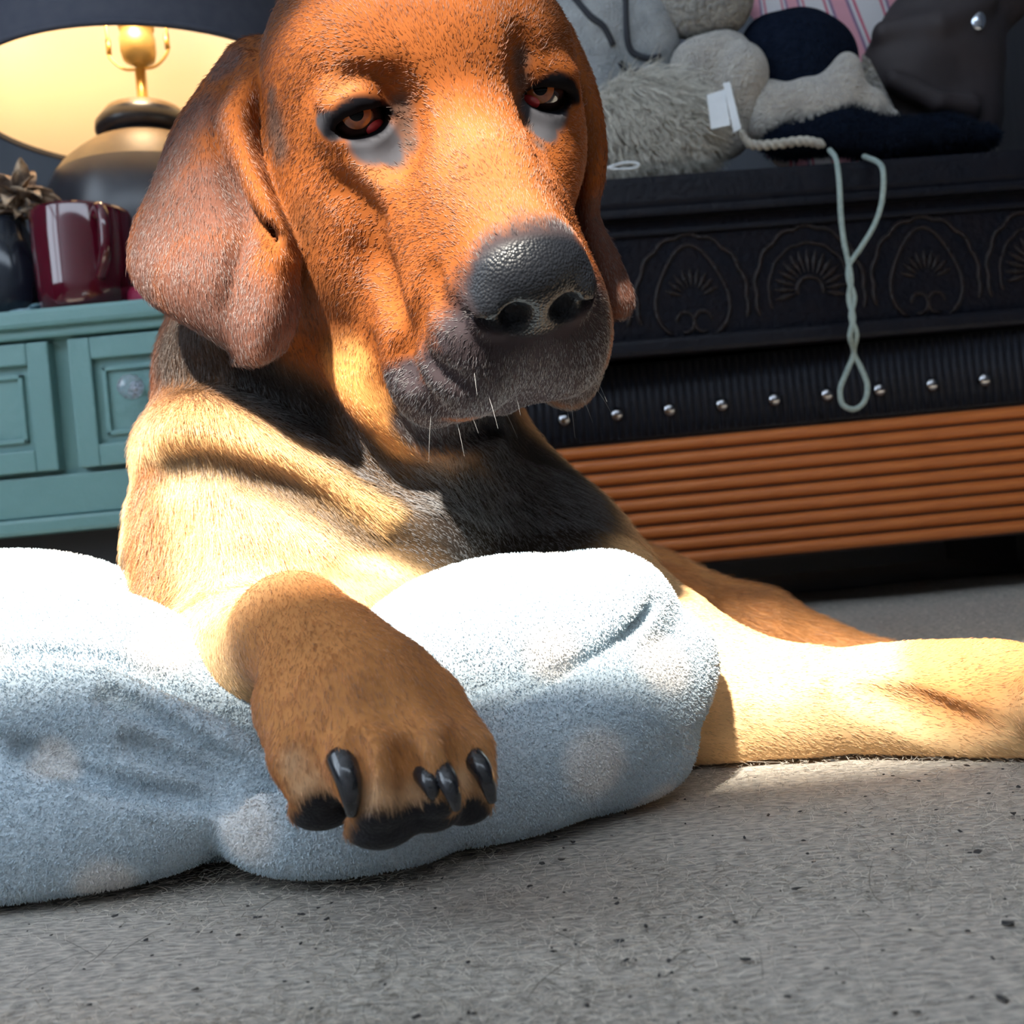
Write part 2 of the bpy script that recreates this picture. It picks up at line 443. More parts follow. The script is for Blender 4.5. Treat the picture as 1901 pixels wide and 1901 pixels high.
def tube(P, r, seg=12):
    P = np.asarray(P, float); V, Fq = [], []
    T = np.gradient(P, axis=0); T /= np.linalg.norm(T, axis=1, keepdims=True)
    u = np.cross(T[0], (0.12, 0.3, 1.)); u /= vlen(u)
    for i in range(len(P)):
        u = u - T[i] * float(u @ T[i]); u /= vlen(u); w = np.cross(T[i], u)
        for j in range(seg):
            a = 2 * math.pi * j / seg
            V.append(P[i] + r[i] * (math.cos(a) * u + math.sin(a) * w))
    for i in range(len(P) - 1):
        for j in range(seg):
            Fq.append((i * seg + j, (i + 1) * seg + j, (i + 1) * seg + (j + 1) % seg, i * seg + (j + 1) % seg))
    return np.array(V), np.array(Fq)
def tube_object(name, P, r, m, parent=None, seg=12):
    P = np.asarray(P, float); r = np.asarray(r, float)
    if r.ndim == 0: r = np.full(len(P), float(r))
    P = np.vstack([P[:1], P, P[-1:]]); P[0] -= (P[2] - P[1]) * .02; P[-1] += (P[-2] - P[-3]) * .02
    r = np.concatenate([[1e-5], r, [1e-5]])
    V, Fq = tube(P, r, seg)
    o = mesh_object(name, V, Fq, m)
    if parent: adopt(o, parent)
    return o
# ------------------------------------------------------------------ room
def box_bm(bm, lo, hi, bev=0.0):
    lo, hi = np.asarray(lo, float), np.asarray(hi, float)
    g = bmesh.ops.create_cube(bm, size=1.0)
    bmesh.ops.transform(bm, matrix=Matrix.Translation(Vector((lo + hi) / 2)) @ Matrix.Diagonal((*(hi - lo), 1)), verts=g['verts'])
    if bev:
        ed = {e for v in g['verts'] for e in v.link_edges}
        bmesh.ops.bevel(bm, geom=list(ed), offset=bev, segments=2, affect='EDGES', profile=.6)
def bm_object(name, bm, m, parent=None, smooth=False):
    me = bpy.data.meshes.new(name); bm.to_mesh(me); bm.free()
    me.materials.append(m)
    if smooth: me.polygons.foreach_set('use_smooth', np.ones(len(me.polygons), bool))
    o = bpy.data.objects.new(name, me); COL.objects.link(o)
    if parent: adopt(o, parent)
    return o
def box(name, lo, hi, m, parent=None, bev=0.0):
    bm = bmesh.new(); box_bm(bm, lo, hi, bev); return bm_object(name, bm, m, parent)
XL, XR, YF, YB, ZC = -1.7, 2.2, -0.6, 2.1, 2.6
SLOT_LO, SLOT_HI, WX0, WX1 = 1.490, 1.975, -1.5, 1.0  # slot in the unseen front wall, heights set to shape the sun patch
m_wall = mat('wall_paint', (.085, .095, .115), .85, (.07, .08, .10), 6)
m_ceil = mat('ceiling_paint', (.78, .79, .80), .9)
m_floor = mat('floor_boards', (.025, .022, .022), .5, (.04, .032, .028), 9, stretch=(1, 12, 1))
S = dict(kind='structure')
tag(box('floor', (XL, YF, -.05), (XR, YB, -.012), m_floor), **S)
tag(box('ceiling', (XL, YF, ZC), (XR, YB, ZC + .05), m_ceil), **S)
tag(box('wall_back', (XL, YB, -.05), (XR, YB + .08, ZC), m_wall), **S)
bm = bmesh.new()
for lo, hi in (((XL - .08, YF, -.05), (XL, YB, .55)), ((XL - .08, YF, 2.3), (XL, YB, ZC)), ((XL - .08, YF, .55), (XL, -.55, 2.3)), ((XL - .08, .60, .55), (XL, YB, 2.3))):
    box_bm(bm, lo, hi)
tag(bm_object('wall_left', bm, m_wall), **S)
m_fill_window = mat('fill_window_paint', (.6, .6, .6), .5)
bm = bmesh.new()
for y in (-.55, .0, .56): box_bm(bm, (XL - .06, y, .55), (XL - .02, y + .04, 2.3))
for z in (.55, 1.40, 2.26): box_bm(bm, (XL - .06, -.55, z), (XL - .02, .60, z + .04))
tag(bm_object('fill_window', bm, m_fill_window), **S)  # unseen window added for sky fill; also gives the mug its reflection
tag(box('wall_right', (XR, YF, -.05), (XR + .08, YB, ZC), m_wall), **S)
bm = bmesh.new()
for lo, hi in (((XL, YF - .1, -.05), (XR, YF, SLOT_LO)), ((XL, YF - .1, SLOT_HI), (XR, YF, ZC)), ((XL, YF - .1, SLOT_LO), (WX0, YF, SLOT_HI)), ((WX1, YF - .1, SLOT_LO), (XR, YF, SLOT_HI))):
    box_bm(bm, lo, hi)
tag(bm_object('wall_front', bm, m_ceil), **S)
# rug
m_rug, nt, b = new_mat('rug_felt')
N, Lk = nt.nodes.new, nt.links.new
tc = N('ShaderNodeTexCoord')
n1 = N('ShaderNodeTexNoise'); n1.inputs['Scale'].default_value = 7; n1.inputs['Detail'].default_value = 5
mp = N('ShaderNodeMapping'); mp.inputs['Scale'].default_value = (140, 420, 1)
n2 = N('ShaderNodeTexNoise'); n2.inputs['Scale'].default_value = 1; n2.inputs['Detail'].default_value = 6
Lk(tc.outputs['Object'], n1.inputs['Vector']); Lk(tc.outputs['Object'], mp.inputs[0]); Lk(mp.outputs[0], n2.inputs['Vector'])
ra = N('ShaderNodeValToRGB'); e = ra.color_ramp.elements
e[0].position = .30; e[0].color = (.26, .245, .225, 1); e[1].position = .66; e[1].color = (.66, .60, .52, 1)
Lk(n2.outputs['Fac'], ra.inputs[0])
mx = N('ShaderNodeMixRGB'); mx.blend_type = 'MULTIPLY'; mx.inputs[0].default_value = .35
r2 = N('ShaderNodeValToRGB'); r2.color_ramp.elements[0].color = (.55, .57, .6, 1); r2.color_ramp.elements[1].color = (1, 1, 1, 1)
Lk(n1.outputs['Fac'], r2.inputs[0]); Lk(ra.outputs[0], mx.inputs[1]); Lk(r2.outputs[0], mx.inputs[2]); Lk(mx.outputs[0], b.inputs['Base Color'])
b.inputs['Roughness'].default_value = .95; b.inputs['Specular IOR Level'].default_value = .15
bp = N('ShaderNodeBump'); bp.inputs['Strength'].default_value = .8; bp.inputs['Distance'].default_value = .003
Lk(n2.outputs['Fac'], bp.inputs['Height']); Lk(bp.outputs[0], b.inputs['Normal'])
nx, ny = 180, 160
gx = np.linspace(-1.2, 1.6, nx); gy = np.linspace(-.45, 1.62, ny)
GX, GY = np.meshgrid(gx, gy, indexing='ij')
GZ = .0012 * np.sin(GX * 19 + 1.3 * np.sin(GY * 13)) + .001 * np.sin(GY * 37 + GX * 8) - .002
V = np.stack([GX, GY, GZ], -1).reshape(-1, 3)
ii = np.arange(nx * ny).reshape(nx, ny)
Fq = np.stack([ii[:-1, :-1], ii[1:, :-1], ii[1:, 1:], ii[:-1, 1:]], -1).reshape(-1, 4)
V2 = V.copy(); V2[:, 2] = -.012
ring = np.concatenate([ii[:, 0], ii[-1, 1:], ii[-2::-1, -1], ii[0, -2::-1]])
sk = np.stack([ring[:-1], ring[:-1] + len(V), ring[1:] + len(V), ring[1:]], 1)
rug = mesh_object('rug', np.vstack([V, V2]), np.vstack([Fq, Fq[:, ::-1] + len(V), sk]), m_rug)
tag(rug, 'grey-beige felted rug littered with dog hairs under the dog and pillow', 'rug')
n = 90000
yy = .22 + 1.2 * rng.random(n) ** 2.0; xx = (rng.random(n) - .5) * (yy * 1.25 + .08)
p = np.stack([xx, yy, np.full(n, -.0015)], 1)
d = rng.normal(size=(n, 3)) * (1, .9, .33); d[:, 2] = np.abs(d[:, 2]); d /= np.linalg.norm(d, axis=1, keepdims=True)
Lh = (.002 + .0035 * rng.random(n))[:, None, None]; t = np.linspace(0, 1, 3)[None, :, None]
bend = rng.normal(size=(n, 1, 3)) * (.5, .5, .12)
P = p[:, None] + Lh * (d[:, None] * t + bend * t * t)
col = np.array((.58, .53, .46))[None] * (.45 + .95 * rng.random((n, 1)))
fz = hair_object('rug_fuzz', P, np.tile([.00016, .00012, .00005], (n, 1)), col, hair_mat('rug_fibre', .9, .1), rug)
tag(fz, kind='stuff')
n = 200
yy = .24 + .5 * rng.random(n) ** 1.5; xx = (rng.random(n) - .5) * yy * 1.1
p = np.stack([xx, yy, np.full(n, .001)], 1); an = rng.random(n) * 6.28
d = np.stack([np.cos(an), np.sin(an), .05 + .35 * rng.random(n) ** 3], 1)
t = np.linspace(0, 1, 6)[None, :, None]; Lh = (.008 + .018 * rng.random(n))[:, None, None]
cv = np.stack([-np.sin(an), np.cos(an), -.15 * np.ones(n)], 1) * rng.normal(size=(n, 1)) * .6
P = p[:, None] + Lh * (d[:, None] * t + cv[:, None] * t * t)
P[..., 2] = np.maximum(P[..., 2], .0012)
dark = rng.random((n, 1)) < .35
col = np.where(dark, (.03, .025, .02), (.62, .55, .45))
sh = hair_object('shed_hairs', P, np.tile([.0001, .0001, .0001, .0001, .00009, .00004], (n, 1)), col, hair_mat('shed_hair', .5, .3), rug)
tag(sh, kind='stuff')
m_speck = mat('lint', (.025, .025, .03), .9, (.06, .055, .05), 300)
bm = bmesh.new()
for i in range(520):
    y = .24 + .55 * random.random() ** 1.4; x = (random.random() - .5) * y * 1.1; r = random.uniform(.0004, .0009) * (1 + 1.6 * random.random() ** 3)
    g = bmesh.ops.create_icosphere(bm, subdivisions=1, radius=r)
    sx_, sy_ = random.uniform(.5, 1.8), random.uniform(.5, 1.2)
    for v in g['verts']: v.co = v.co * random.uniform(.45, 1.4); v.co.x *= sx_; v.co.y *= sy_; v.co.z *= .45
    bmesh.ops.translate(bm, verts=g['verts'], vec=(x, y, .0008))
tag(bm_object('lint_specks', bm, m_speck, rug), kind='stuff')

# ------------------------------------------------------------------ pillow
g = Field((-.46, .38, -.004), (.22, .80, .24), .0026)
TIL = rotm((0, 1, 0), math.radians(17))
def lobe(pts, k):
    g.chain(smooth_line([W(x, y, d) for x, y, d, r in pts], 4), np.interp(np.linspace(0, len(pts) - 1, 4 * (len(pts) - 1) + 1), np.arange(len(pts)), [p[3] for p in pts]), k)
g.ell(W(960, 1240, .620), (.112, .085, .071), None, .02)                 # top of the right half
g.ell(W(1135, 1125, .605), (.034, .055, .032), None, .02)
g.ell(W(1030, 1375, .590), (.085, .065, .055), None, .012)
g.ell(W(900, 1450, .575), (.085, .050, .042), None, .012)
lobe([(1238, 1225, .605, .030), (1160, 1300, .578, .037), (1040, 1375, .553, .038), (920, 1435, .540, .037), (780, 1490, .540, .034)], .004)   # roll along its front
g.ell(W(-20, 1180, .700), (.125, .055, .060), None, .02)                 # back of the left half
g.ell(W(40, 1420, .640), (.150, .070, .070), TIL, .01)
lobe([(-150, 1215, 0.5964, 0.0481), (60, 1225, 0.5868, 0.0443), (230, 1240, 0.5743, 0.0356), (370, 1295, 0.5531, 0.0260), (490, 1370, 0.5339, 0.0154)], .004)
lobe([(-120, 1315, 0.5628, 0.0443), (80, 1305, 0.5503, 0.0394), (240, 1318, 0.5349, 0.0298), (380, 1380, 0.5176, 0.0183), (520, 1440, 0.5079, 0.0087)], .003)
lobe([(100, 1378, 0.5368, 0.0250), (270, 1387, 0.5214, 0.0202), (390, 1422, 0.5127, 0.0125), (520, 1448, 0.5060, 0.0058)], .003)
lobe([(-140, 1430, 0.5580, 0.0481), (60, 1436, 0.5445, 0.0385), (220, 1440, 0.5291, 0.0250), (370, 1457, 0.5156, 0.0144), (520, 1456, 0.5079, 0.0067)], .003)
lobe([(-140, 1530, 0.5483, 0.0539), (60, 1530, 0.5387, 0.0500), (220, 1512, 0.5310, 0.0414), (350, 1490, 0.5214, 0.0269), (480, 1468, 0.5118, 0.0115)], .003)
lobe([(440, 1490, 0.5243, 0.0192), (540, 1510, 0.5147, 0.0308), (640, 1520, 0.5147, 0.0346), (760, 1500, 0.5195, 0.0346)], .004)
g.ell(W(640, 1400, .580), (.075, .050, .045), None, .015)
g.ell(W(400, 1570, .560), (.085, .035, .018), None, .003)
sl, (x, y, z) = g.box((-1, 0, -1), (1, 2, 1))
kk = .015; gp = .0015 - z + 0 * x + 0 * y
g.g = np.maximum(g.g, gp) + (np.maximum(kk - np.abs(g.g - gp), 0) / kk) ** 2 * kk * .25
HK = dict(d0=.40, d1=.80)
for L_ in ([(200, 1292), (280, 1332), (350, 1377), (430, 1420), (515, 1446)], [(240, 1378), (330, 1418), (410, 1442), (515, 1456)],
           [(40, 1390), (180, 1445), (310, 1474), (420, 1482), (520, 1468)], [(-60, 1222), (120, 1210), (230, 1226), (340, 1275), (440, 1330), (505, 1380)]):
    g.crease(L_, .0040, .0105, .005, .45, **HK)
g.crease([(1215, 1120), (1150, 1190), (1060, 1240), (960, 1290), (880, 1330)], .003, .006, .0035, .4, **HK)
PV, PQ = g.mesh(2)
sr = np.random.default_rng(11)
sp_i = sr.choice(len(PV), 1400); sp_c = []
for i in sp_i:      # white spots spread evenly over the cloth
    if all(vlen(PV[i] - q) > .062 for q in sp_c): sp_c.append(PV[i])
sp_c = np.array(sp_c); sp_r = sr.uniform(.013, .021, len(sp_c))
def plush_colour(p):
    m = np.zeros(len(p))
    for q, r in zip(sp_c, sp_r): m = np.maximum(m, 1 - smooth01(np.linalg.norm(p - q, axis=1), r * .6, r * 1.3))
    return np.array((.58, .67, .73))[None] * (1 - m[:, None]) + np.array((.84, .82, .80))[None] * m[:, None]
m_pl, nt, b = new_mat('plush')
N, Lk = nt.nodes.new, nt.links.new
tc = N('ShaderNodeTexCoord'); at_ = N('ShaderNodeAttribute'); at_.attribute_name = 'col'
n2 = N('ShaderNodeTexNoise'); n2.inputs['Scale'].default_value = 700; n2.inputs['Detail'].default_value = 1
Lk(tc.outputs['Object'], n2.inputs['Vector'])
mx = N('ShaderNodeMixRGB'); mx.blend_type = 'MULTIPLY'; mx.inputs[0].default_value = .55
r2 = N('ShaderNodeValToRGB'); r2.color_ramp.elements[0].position = .3; r2.color_ramp.elements[1].position = .62
r2.color_ramp.elements[0].color = (.45, .50, .55, 1); r2.color_ramp.elements[1].color = (1, 1, 1, 1)
Lk(n2.outputs['Fac'], r2.inputs[0]); Lk(at_.outputs['Color'], mx.inputs[1]); Lk(r2.outputs[0], mx.inputs[2]); Lk(mx.outputs[0], b.inputs['Base Color'])
b.inputs['Roughness'].default_value = .9; b.inputs['Sheen Weight'].default_value = .4; b.inputs['Specular IOR Level'].default_value = .1
bp = N('ShaderNodeBump'); bp.inputs['Strength'].default_value = .8; bp.inputs['Distance'].default_value = .0015
Lk(n2.outputs['Fac'], bp.inputs['Height']); Lk(bp.outputs[0], b.inputs['Normal'])
pil = mesh_object('plush_pillow', PV, PQ, m_pl)
pca = pil.data.attributes.new('col', 'FLOAT_COLOR', 'POINT')
pca.data.foreach_set('color', np.concatenate([plush_colour(PV), np.ones((len(PV), 1))], 1).astype(np.float32).ravel())
tag(pil, 'pale blue plush pillow with white spots crumpled on the rug', 'pillow')
n = 110000; hp, hn, _ = scatter(PV, PQ, n, lambda c, n_: np.where(((CAM - c) * n_).sum(1) > -.1, 1, .1))
d = hn + .55 * rng.normal(size=hn.shape) + np.array([0, 0, -.25]); d /= np.linalg.norm(d, axis=1, keepdims=True)
t = np.linspace(0, 1, 3)[None, :, None]
P = hp[:, None] + (.0010 + .0011 * rng.random(n))[:, None, None] * d[:, None] * t
pile = hair_object('plush_pile', P, np.tile([.00028, .00026, .00012], (n, 1)), plush_colour(hp) * (.85 + .25 * rng.random((n, 1))), hair_mat('plush_pile', .9, .1), None)
pile.parent = pil; tag(pile, kind='stuff')
# ------------------------------------------------------------------ furniture behind the dog
def lathe(name, prof, c, m, parent=None, seg=56):
    V, Fq = [], []
    for r, z in prof:
        for j in range(seg):
            a = 2 * math.pi * j / seg; V.append((c[0] + r * math.cos(a), c[1] + r * math.sin(a), z))
    for i in range(len(prof) - 1):
        for j in range(seg):
            Fq.append((i * seg + j, i * seg + (j + 1) % seg, (i + 1) * seg + (j + 1) % seg, (i + 1) * seg + j))
    o = mesh_object(name, V, Fq, m)
    if parent: adopt(o, parent)
    return o
def copy_part(o, dx, parent):
    c = o.copy(); COL.objects.link(c); c.parent = parent; c.matrix_parent_inverse = o.matrix_parent_inverse.copy()
    c.location = o.location + Vector(dx); return c

# --- low bench: wooden slats under a ribbed, studded band
BY = 1.35
m_slat = mat('orange_wood', (.50, .150, .030), .38, (.40, .105, .020), 14, .15, 60, stretch=(1, 30, 30), spec=.5)
m_groove = mat('wood_shadow_gap', (.06, .016, .006), .7)
m_band = mat('ribbed_leather', (.008, .010, .017), .5, (.014, .015, .021), 60, .2, 200, spec=.2)
m_stud = mat('pewter_stud', (.42, .42, .44), .22, (.3, .3, .32), 90, metal=1.0)
m_dark = mat('dark_frame', (.010, .011, .015), .6)
bench = empty('slatted_bench', (.6, BY + .2, 0))
tag(bench, 'low bench with orange wooden slats below a dark studded band', 'bench')
X0, X1 = -.12, 1.25
box('carcass', (X0, BY + .012, .078), (X1, BY + .42, .36), m_dark, bench, .004)
box('slat_backing', (X0 + .005, BY + .006, .080), (X1 - .005, BY + .013, .256), m_groove, bench)
ns = 9; pitch = .176 / ns
def slat_mesh():
    prof = []; h = pitch * .5 * .86
    for a in np.linspace(-90, 90, 9):
        prof.append((-.0095 * math.cos(math.radians(a)) ** .8 if abs(a) < 89 else 0.0, h * math.sin(math.radians(a))))
    V = [(x, y + .0, z) for x in (X0 + .004, X1 - .004) for y, z in prof]
    k = len(prof); Fq = [(i, i + k, i + k + 1, i + 1) for i in range(k - 1)] + [(k - 1, 2 * k - 1, k, 0)]
    return V, Fq
V, Fq = slat_mesh()
s0 = mesh_object('slat', V, Fq, m_slat); s0.location = (0, BY + .008, .0800 + pitch * .5); adopt(s0, bench)
for i in range(1, ns): copy_part(s0, (0, 0, i * pitch), bench)
box('band', (X0, BY + .004, .258), (X1, BY + .02, .362), m_band, bench, .003)
npx = 126; rp = (X1 - X0 - .01) / npx
bm = bmesh.new()
bmesh.ops.create_cone(bm, cap_ends=True, segments=10, radius1=rp * .42, radius2=rp * .42, depth=.098)
bmesh.ops.transform(bm, matrix=Matrix.Diagonal((1, .7, 1, 1)), verts=bm.verts)
r0 = bm_object('rib', bm, m_band, None, True); r0.location = (X0 + .005 + rp * .5, BY + .004, .310); adopt(r0, bench)
for i in range(1, npx): copy_part(r0, (i * rp, 0, 0), bench)
bm = bmesh.new(); bmesh.ops.create_uvsphere(bm, u_segments=16, v_segments=10, radius=.0095)
bmesh.ops.transform(bm, matrix=Matrix.Diagonal((1, .7, 1, 1)), verts=bm.verts)
p0 = W(1145, 770, BY)
st = bm_object('nailhead', bm, m_stud, None, True); st.location = (p0[0], BY - .001, .2945); adopt(st, bench)
for i in list(range(-3, 0)) + list(range(1, 14)):
    if X0 < p0[0] + i * .0722 < X1: copy_part(st, (i * .0722, 0, 0), bench)
for x in (X0 + .03, X1 - .09): 
    for y in (BY + .05, BY + .34): box('foot', (x, y, 0), (x + .06, y + .05, .08), m_dark, bench, .004)

# --- carved dark trunk on the bench
TY = 1.30
trunk = empty('carved_trunk', (0, 0, 0))
tag(trunk, 'dark trunk with embossed fan medallions standing on the slatted bench', 'trunk')
m_trunk = mat('dark_tooled_leather', (.0030, .0040, .0085), .6, (.006, .005, .008), 30, .35, 120, spec=.12)
m_emb = mat('embossed_brown', (.013, .0068, .0068), .5, (.007, .005, .006), 70, .4, 160, spec=.3)
m_edge = mat('trunk_rim', (.0035, .0045, .009), .5, (.006, .006, .010), 40, .2, 120, spec=.2)
TL, TZ0, TZ1 = 1.15, .363, .603
def tbox(name, lo, hi, m, bev=.004): return box(name, lo, hi, m, trunk, bev)
tbox('trunk_body', (0, 0, TZ0), (TL, .36, TZ1 - .045), m_trunk, .006)
tbox('lid', (-.008, -.012, TZ1 - .048), (TL + .008, .37, TZ1), m_edge, .012)
tbox('lid_lip', (-.012, -.018, TZ1 - .058), (TL + .012, .10, TZ1 - .046), m_edge, .004)
tbox('base_moulding', (-.010, -.016, TZ0), (TL + .010, .10, TZ0 + .022), m_edge, .006)
tbox('upper_bead', (-.004, -.006, TZ1 - .080), (TL + .004, .05, TZ1 - .072), m_edge, .003)
def arch(r, w, h, n=34, wob=0.0, k=0):
    a = np.linspace(-20, 200, n); P = []
    for t in a:
        q = math.radians(t); rr = r * (1 + wob * abs(math.sin(q * 7)))
        P.append((rr * math.cos(q), 0, rr * h * math.sin(q)))
    return np.array(P)
med_cz = TZ0 + .072
def medallion(kind):
    root = []
    V, Fq, off = [], [], 0
    def add(P, r):
        nonlocal off
        rr = np.full(len(P), r); rr[0] = rr[-1] = r * .2
        v, q = tube(P, rr, 6); V.append(v); Fq.append(q + off); off += len(v)
    add(arch(.073, 0, 1.15, 60, .05), .0032)
    if kind == 0:
        add(arch(.056, 0, 1.12, 60, .03), .0024)
        for t in np.linspace(-10, 190, 15):
            q = math.radians(t); u = np.array([math.cos(q), 0, math.sin(q) * 1.1])
            add(np.array([u * .022, u * .036, u * .050]), .0042)
        add(arch(.018, 0, 1.0, 20), .0030)
    else:
        P = []
        for t in np.linspace(0, 1, 40):
            q = math.radians(-60 + 300 * t); P.append((.050 * math.cos(q) * (1 - .15 * math.sin(q)), 0, .055 * math.sin(q) + .018 * max(0, math.sin(q)) ** 3))
        add(np.array(P), .0030)
        for sx in (-1, 1):
            add(np.array([(sx * (.012 + .012 * math.cos(t)), 0, -.030 + .014 * math.sin(t)) for t in np.linspace(0, 5.2, 18)]), .0026)
        for t in np.linspace(20, 160, 9):
            q = math.radians(t); u = np.array([math.cos(q), 0, math.sin(q) * 1.1]); add(np.array([u * .016, u * .028, u * .038]), .0038)
    return np.vstack(V), np.vstack(Fq)
meds = [medallion(0), medallion(1)]
protos = {}
for i in range(7):
    x = .085 + i * .162
    k = i % 2 if i < 6 else 0
    if k not in protos:
        o = mesh_object('medallion', *meds[k], m_emb); o.data.transform(Matrix.Diagonal((1, .7, 1, 1)))
        protos[k] = o
    else:
        o = protos[k].copy(); COL.objects.link(o)
    o.location = (x, -.001, med_cz); o.parent = trunk
trunk.location = (.02, TY, 0); trunk.rotation_euler = (0, 0, math.radians(4))

# --- teal cabinet
CYB = 1.25
m_teal = mat('teal_paint', (.105, .23, .235), .42, (.125, .26, .26), 5, .12, 90)
cab = empty('teal_cabinet', (-.55, CYB + .2, 0))
tag(cab, 'teal painted side cabinet with panelled doors and a crystal knob', 'cabinet')
CX0, CX1 = -.95, -.24
def xz(px, py, d=CYB): q = W(px, py, d); return q[0], q[2]
box('cabinet_body', (CX0, CYB + .018, .205), (CX1, CYB + .42, .452), m_teal, cab, .002)
box('cabinet_top', (CX0 - .02, CYB - .014, .462), (CX1 + .02, CYB + .44, .486), m_teal, cab, .006)
box('top_moulding', (CX0 - .008, CYB - .004, .450), (CX1 + .008, CYB + .43, .464), m_teal, cab, .004)
box('lower_rail', (CX0, CYB + .004, .225), (CX1, CYB + .03, .276), m_teal, cab, .002)
box('base_moulding', (CX0 - .010, CYB - .006, .203), (CX1 + .010, CYB + .40, .224), m_teal, cab, .005)
xs = xz(100, 760)[0]; xd = xz(137, 760)[0]
def door(x0, x1, z0, z1):
    bm = bmesh.new(); w = .028; y0 = CYB - .002; y1 = CYB + .018
    for lo, hi in (((x0, y0, z0), (x0 + w, y1, z1)), ((x1 - w, y0, z0), (x1, y1, z1)), ((x0 + w, y0, z0), (x1 - w, y1, z0 + w)), ((x0 + w, y0, z1 - w), (x1 - w, y1, z1))):
        box_bm(bm, lo, hi, .0025)
    d = bm_object('door', bm, m_teal, cab)
    box('door_panel', (x0 + w - .004, CYB + .008, z0 + w - .004), (x1 - w + .004, CYB + .02, z1 - w + .004), m_teal, None, 0)
    pn = bpy.context.scene.objects[-1] if False else COL.objects[-1]
    pn.parent = d; pn.matrix_parent_inverse = Matrix.Identity(4)
    bm = bmesh.new(); t = .006
    a0, a1, b0, b1 = x0 + w + .010, x1 - w - .010, z0 + w + .010, z1 - w - .010
    for lo, hi in (((a0, CYB + .003, b0), (a0 + t, CYB + .012, b1)), ((a1 - t, CYB + .003, b0), (a1, CYB + .012, b1)), ((a0, CYB + .003, b0), (a1, CYB + .012, b0 + t)), ((a0, CYB + .003, b1 - t), (a1, CYB + .012, b1))):
        box_bm(bm, lo, hi, .0015)
    bd = bm_object('bead', bm, m_teal); bd.parent = d
    d.matrix_parent_inverse = Matrix.Translation(-Vector(cab.location))
    return d
door(xs - .27, xs, .282, .446)
d2 = door(xd, xd + .27, .282, .446)
box('plinth_fill', (CX0 + .02, CYB + .05, .001), (CX1 - .02, CYB + .40, .206), m_dark, cab)  # dark box added so the gap below the cabinet stays dark
m_crystal, nt, b = new_mat('crystal'); b.inputs['Transmission Weight'].default_value = .85; b.inputs['Roughness'].default_value = .03; b.inputs['IOR'].default_value = 1.55; b.inputs['Base Color'].default_value = (.75, .85, .95, 1)
bm = bmesh.new(); bmesh.ops.create_icosphere(bm, subdivisions=2, radius=.0165)
kx, kz = xz(255, 722)
k = bm_object('knob', bm, m_crystal); k.location = (kx, CYB - .022, kz); k.parent = d2; k['label'] = 'faceted crystal knob'
lathe('knob_stem', [(.0001, 0), (.005, 0), (.005, .02), (.010, .022), (.0001, .022)], (0, 0), m_stud)
ks = COL.objects[-1]; ks.rotation_euler = (math.radians(-90), 0, 0); ks.location = (kx, CYB - .012, kz); ks.parent = d2
# --- lamp
LX, LY = -.515, 1.545
lamp = empty('table_lamp', (LX, LY, .486))
tag(lamp, 'lit ceramic table lamp with a wide dark shade on the cabinet', 'lamp')
m_cer = mat('dark_ceramic', (.012, .015, .024), .30, (.022, .024, .032), 25)
m_tan = mat('tan_ceramic', (.22, .15, .07), .5, (.15, .10, .05), 25)
m_brass = mat('brass', (.60, .40, .14), .3, (.5, .33, .11), 40, metal=1.0)
m_sock = mat('socket_shell', (.50, .36, .14), .45, (.42, .30, .11), 40, metal=.5)
m_shade = mat('shade_outside', (.030, .034, .052), .8, (.04, .043, .06), 60)
m_lin = mat('shade_lining', (.80, .72, .58), .85)
lathe('lamp_base', [(.001, 0.486), (.10, 0.486), (.125, 0.5098), (.152, 0.5613), (.167, 0.6334), (.160, 0.7003), (.142, 0.7384)], (LX, LY), m_cer, lamp)
lathe('tan_band', [(.142, 0.7384), (.128, 0.759), (.108, 0.7775), (.088, 0.793), (.070, 0.8012)], (LX, LY), m_tan, lamp)
lathe('waist', [(.070, 0.8002), (.064, 0.8054), (.060, 0.8105)], (LX, LY), m_cer, lamp)
lathe('cap', [(.058, 0.8084), (.069, 0.8115), (.075, 0.8208), (.074, 0.8311), (.066, 0.8414)], (LX, LY), m_cer, lamp)
lathe('cap_top', [(.066, 0.8414), (.058, 0.8517), (.040, 0.8599), (.016, 0.8651), (.001, 0.8661)], (LX, LY), m_tan, lamp)
lathe('stem', [(.0085, 0.8641), (.010, 0.8661), (.0085, 0.8702), (.0085, 0.9197), (.001, 0.9197)], (LX, LY), m_brass, lamp)
lathe('socket', [(.010, 0.9269), (.024, 0.9351), (.027, 0.9475), (.027, 0.9681), (.025, 0.9691), (.025, 0.9835), (.027, 0.9846), (.027, 1.0093), (.016, 1.0144), (.001, 1.0144)], (LX, LY), m_sock, lamp)
for sx in (-1, 1):
    P = smooth_line([(LX + sx * .002, LY, 0.9207), (LX + sx * .026, LY, 0.9238), (LX + sx * .046, LY, 0.9444), (LX + sx * .046, LY, 0.9681), (LX + sx * .050, LY, 1.0454), (LX + sx * .045, LY, 1.1175), (LX + sx * .03, LY, 1.1792), (LX, LY, 1.1998)], 5)
    tube_object('harp', P, .0022, m_brass, lamp, 8)
    tube_object('harp_sleeve', [(LX + sx * .046, LY, 0.9485), (LX + sx * .046, LY, 0.9712)], .004, m_brass, lamp, 8)
SX, SY, SZ, SR = -.500, 1.545, 0.8558, .270
lathe('shade', [(SR, SZ), (SR * .80, SZ + .33)], (SX, SY), m_shade, lamp, 72)
lathe('shade_lining', [(SR - .003, SZ), (SR * .80 - .003, SZ + .33)], (SX, SY), m_lin, lamp, 72)
lathe('shade_rim', [(SR - .004, SZ - .002), (SR + .001, SZ - .002), (SR + .001, SZ + .006), (SR - .004, SZ + .006), (SR - .004, SZ - .002)], (SX, SY), m_shade, lamp, 72)
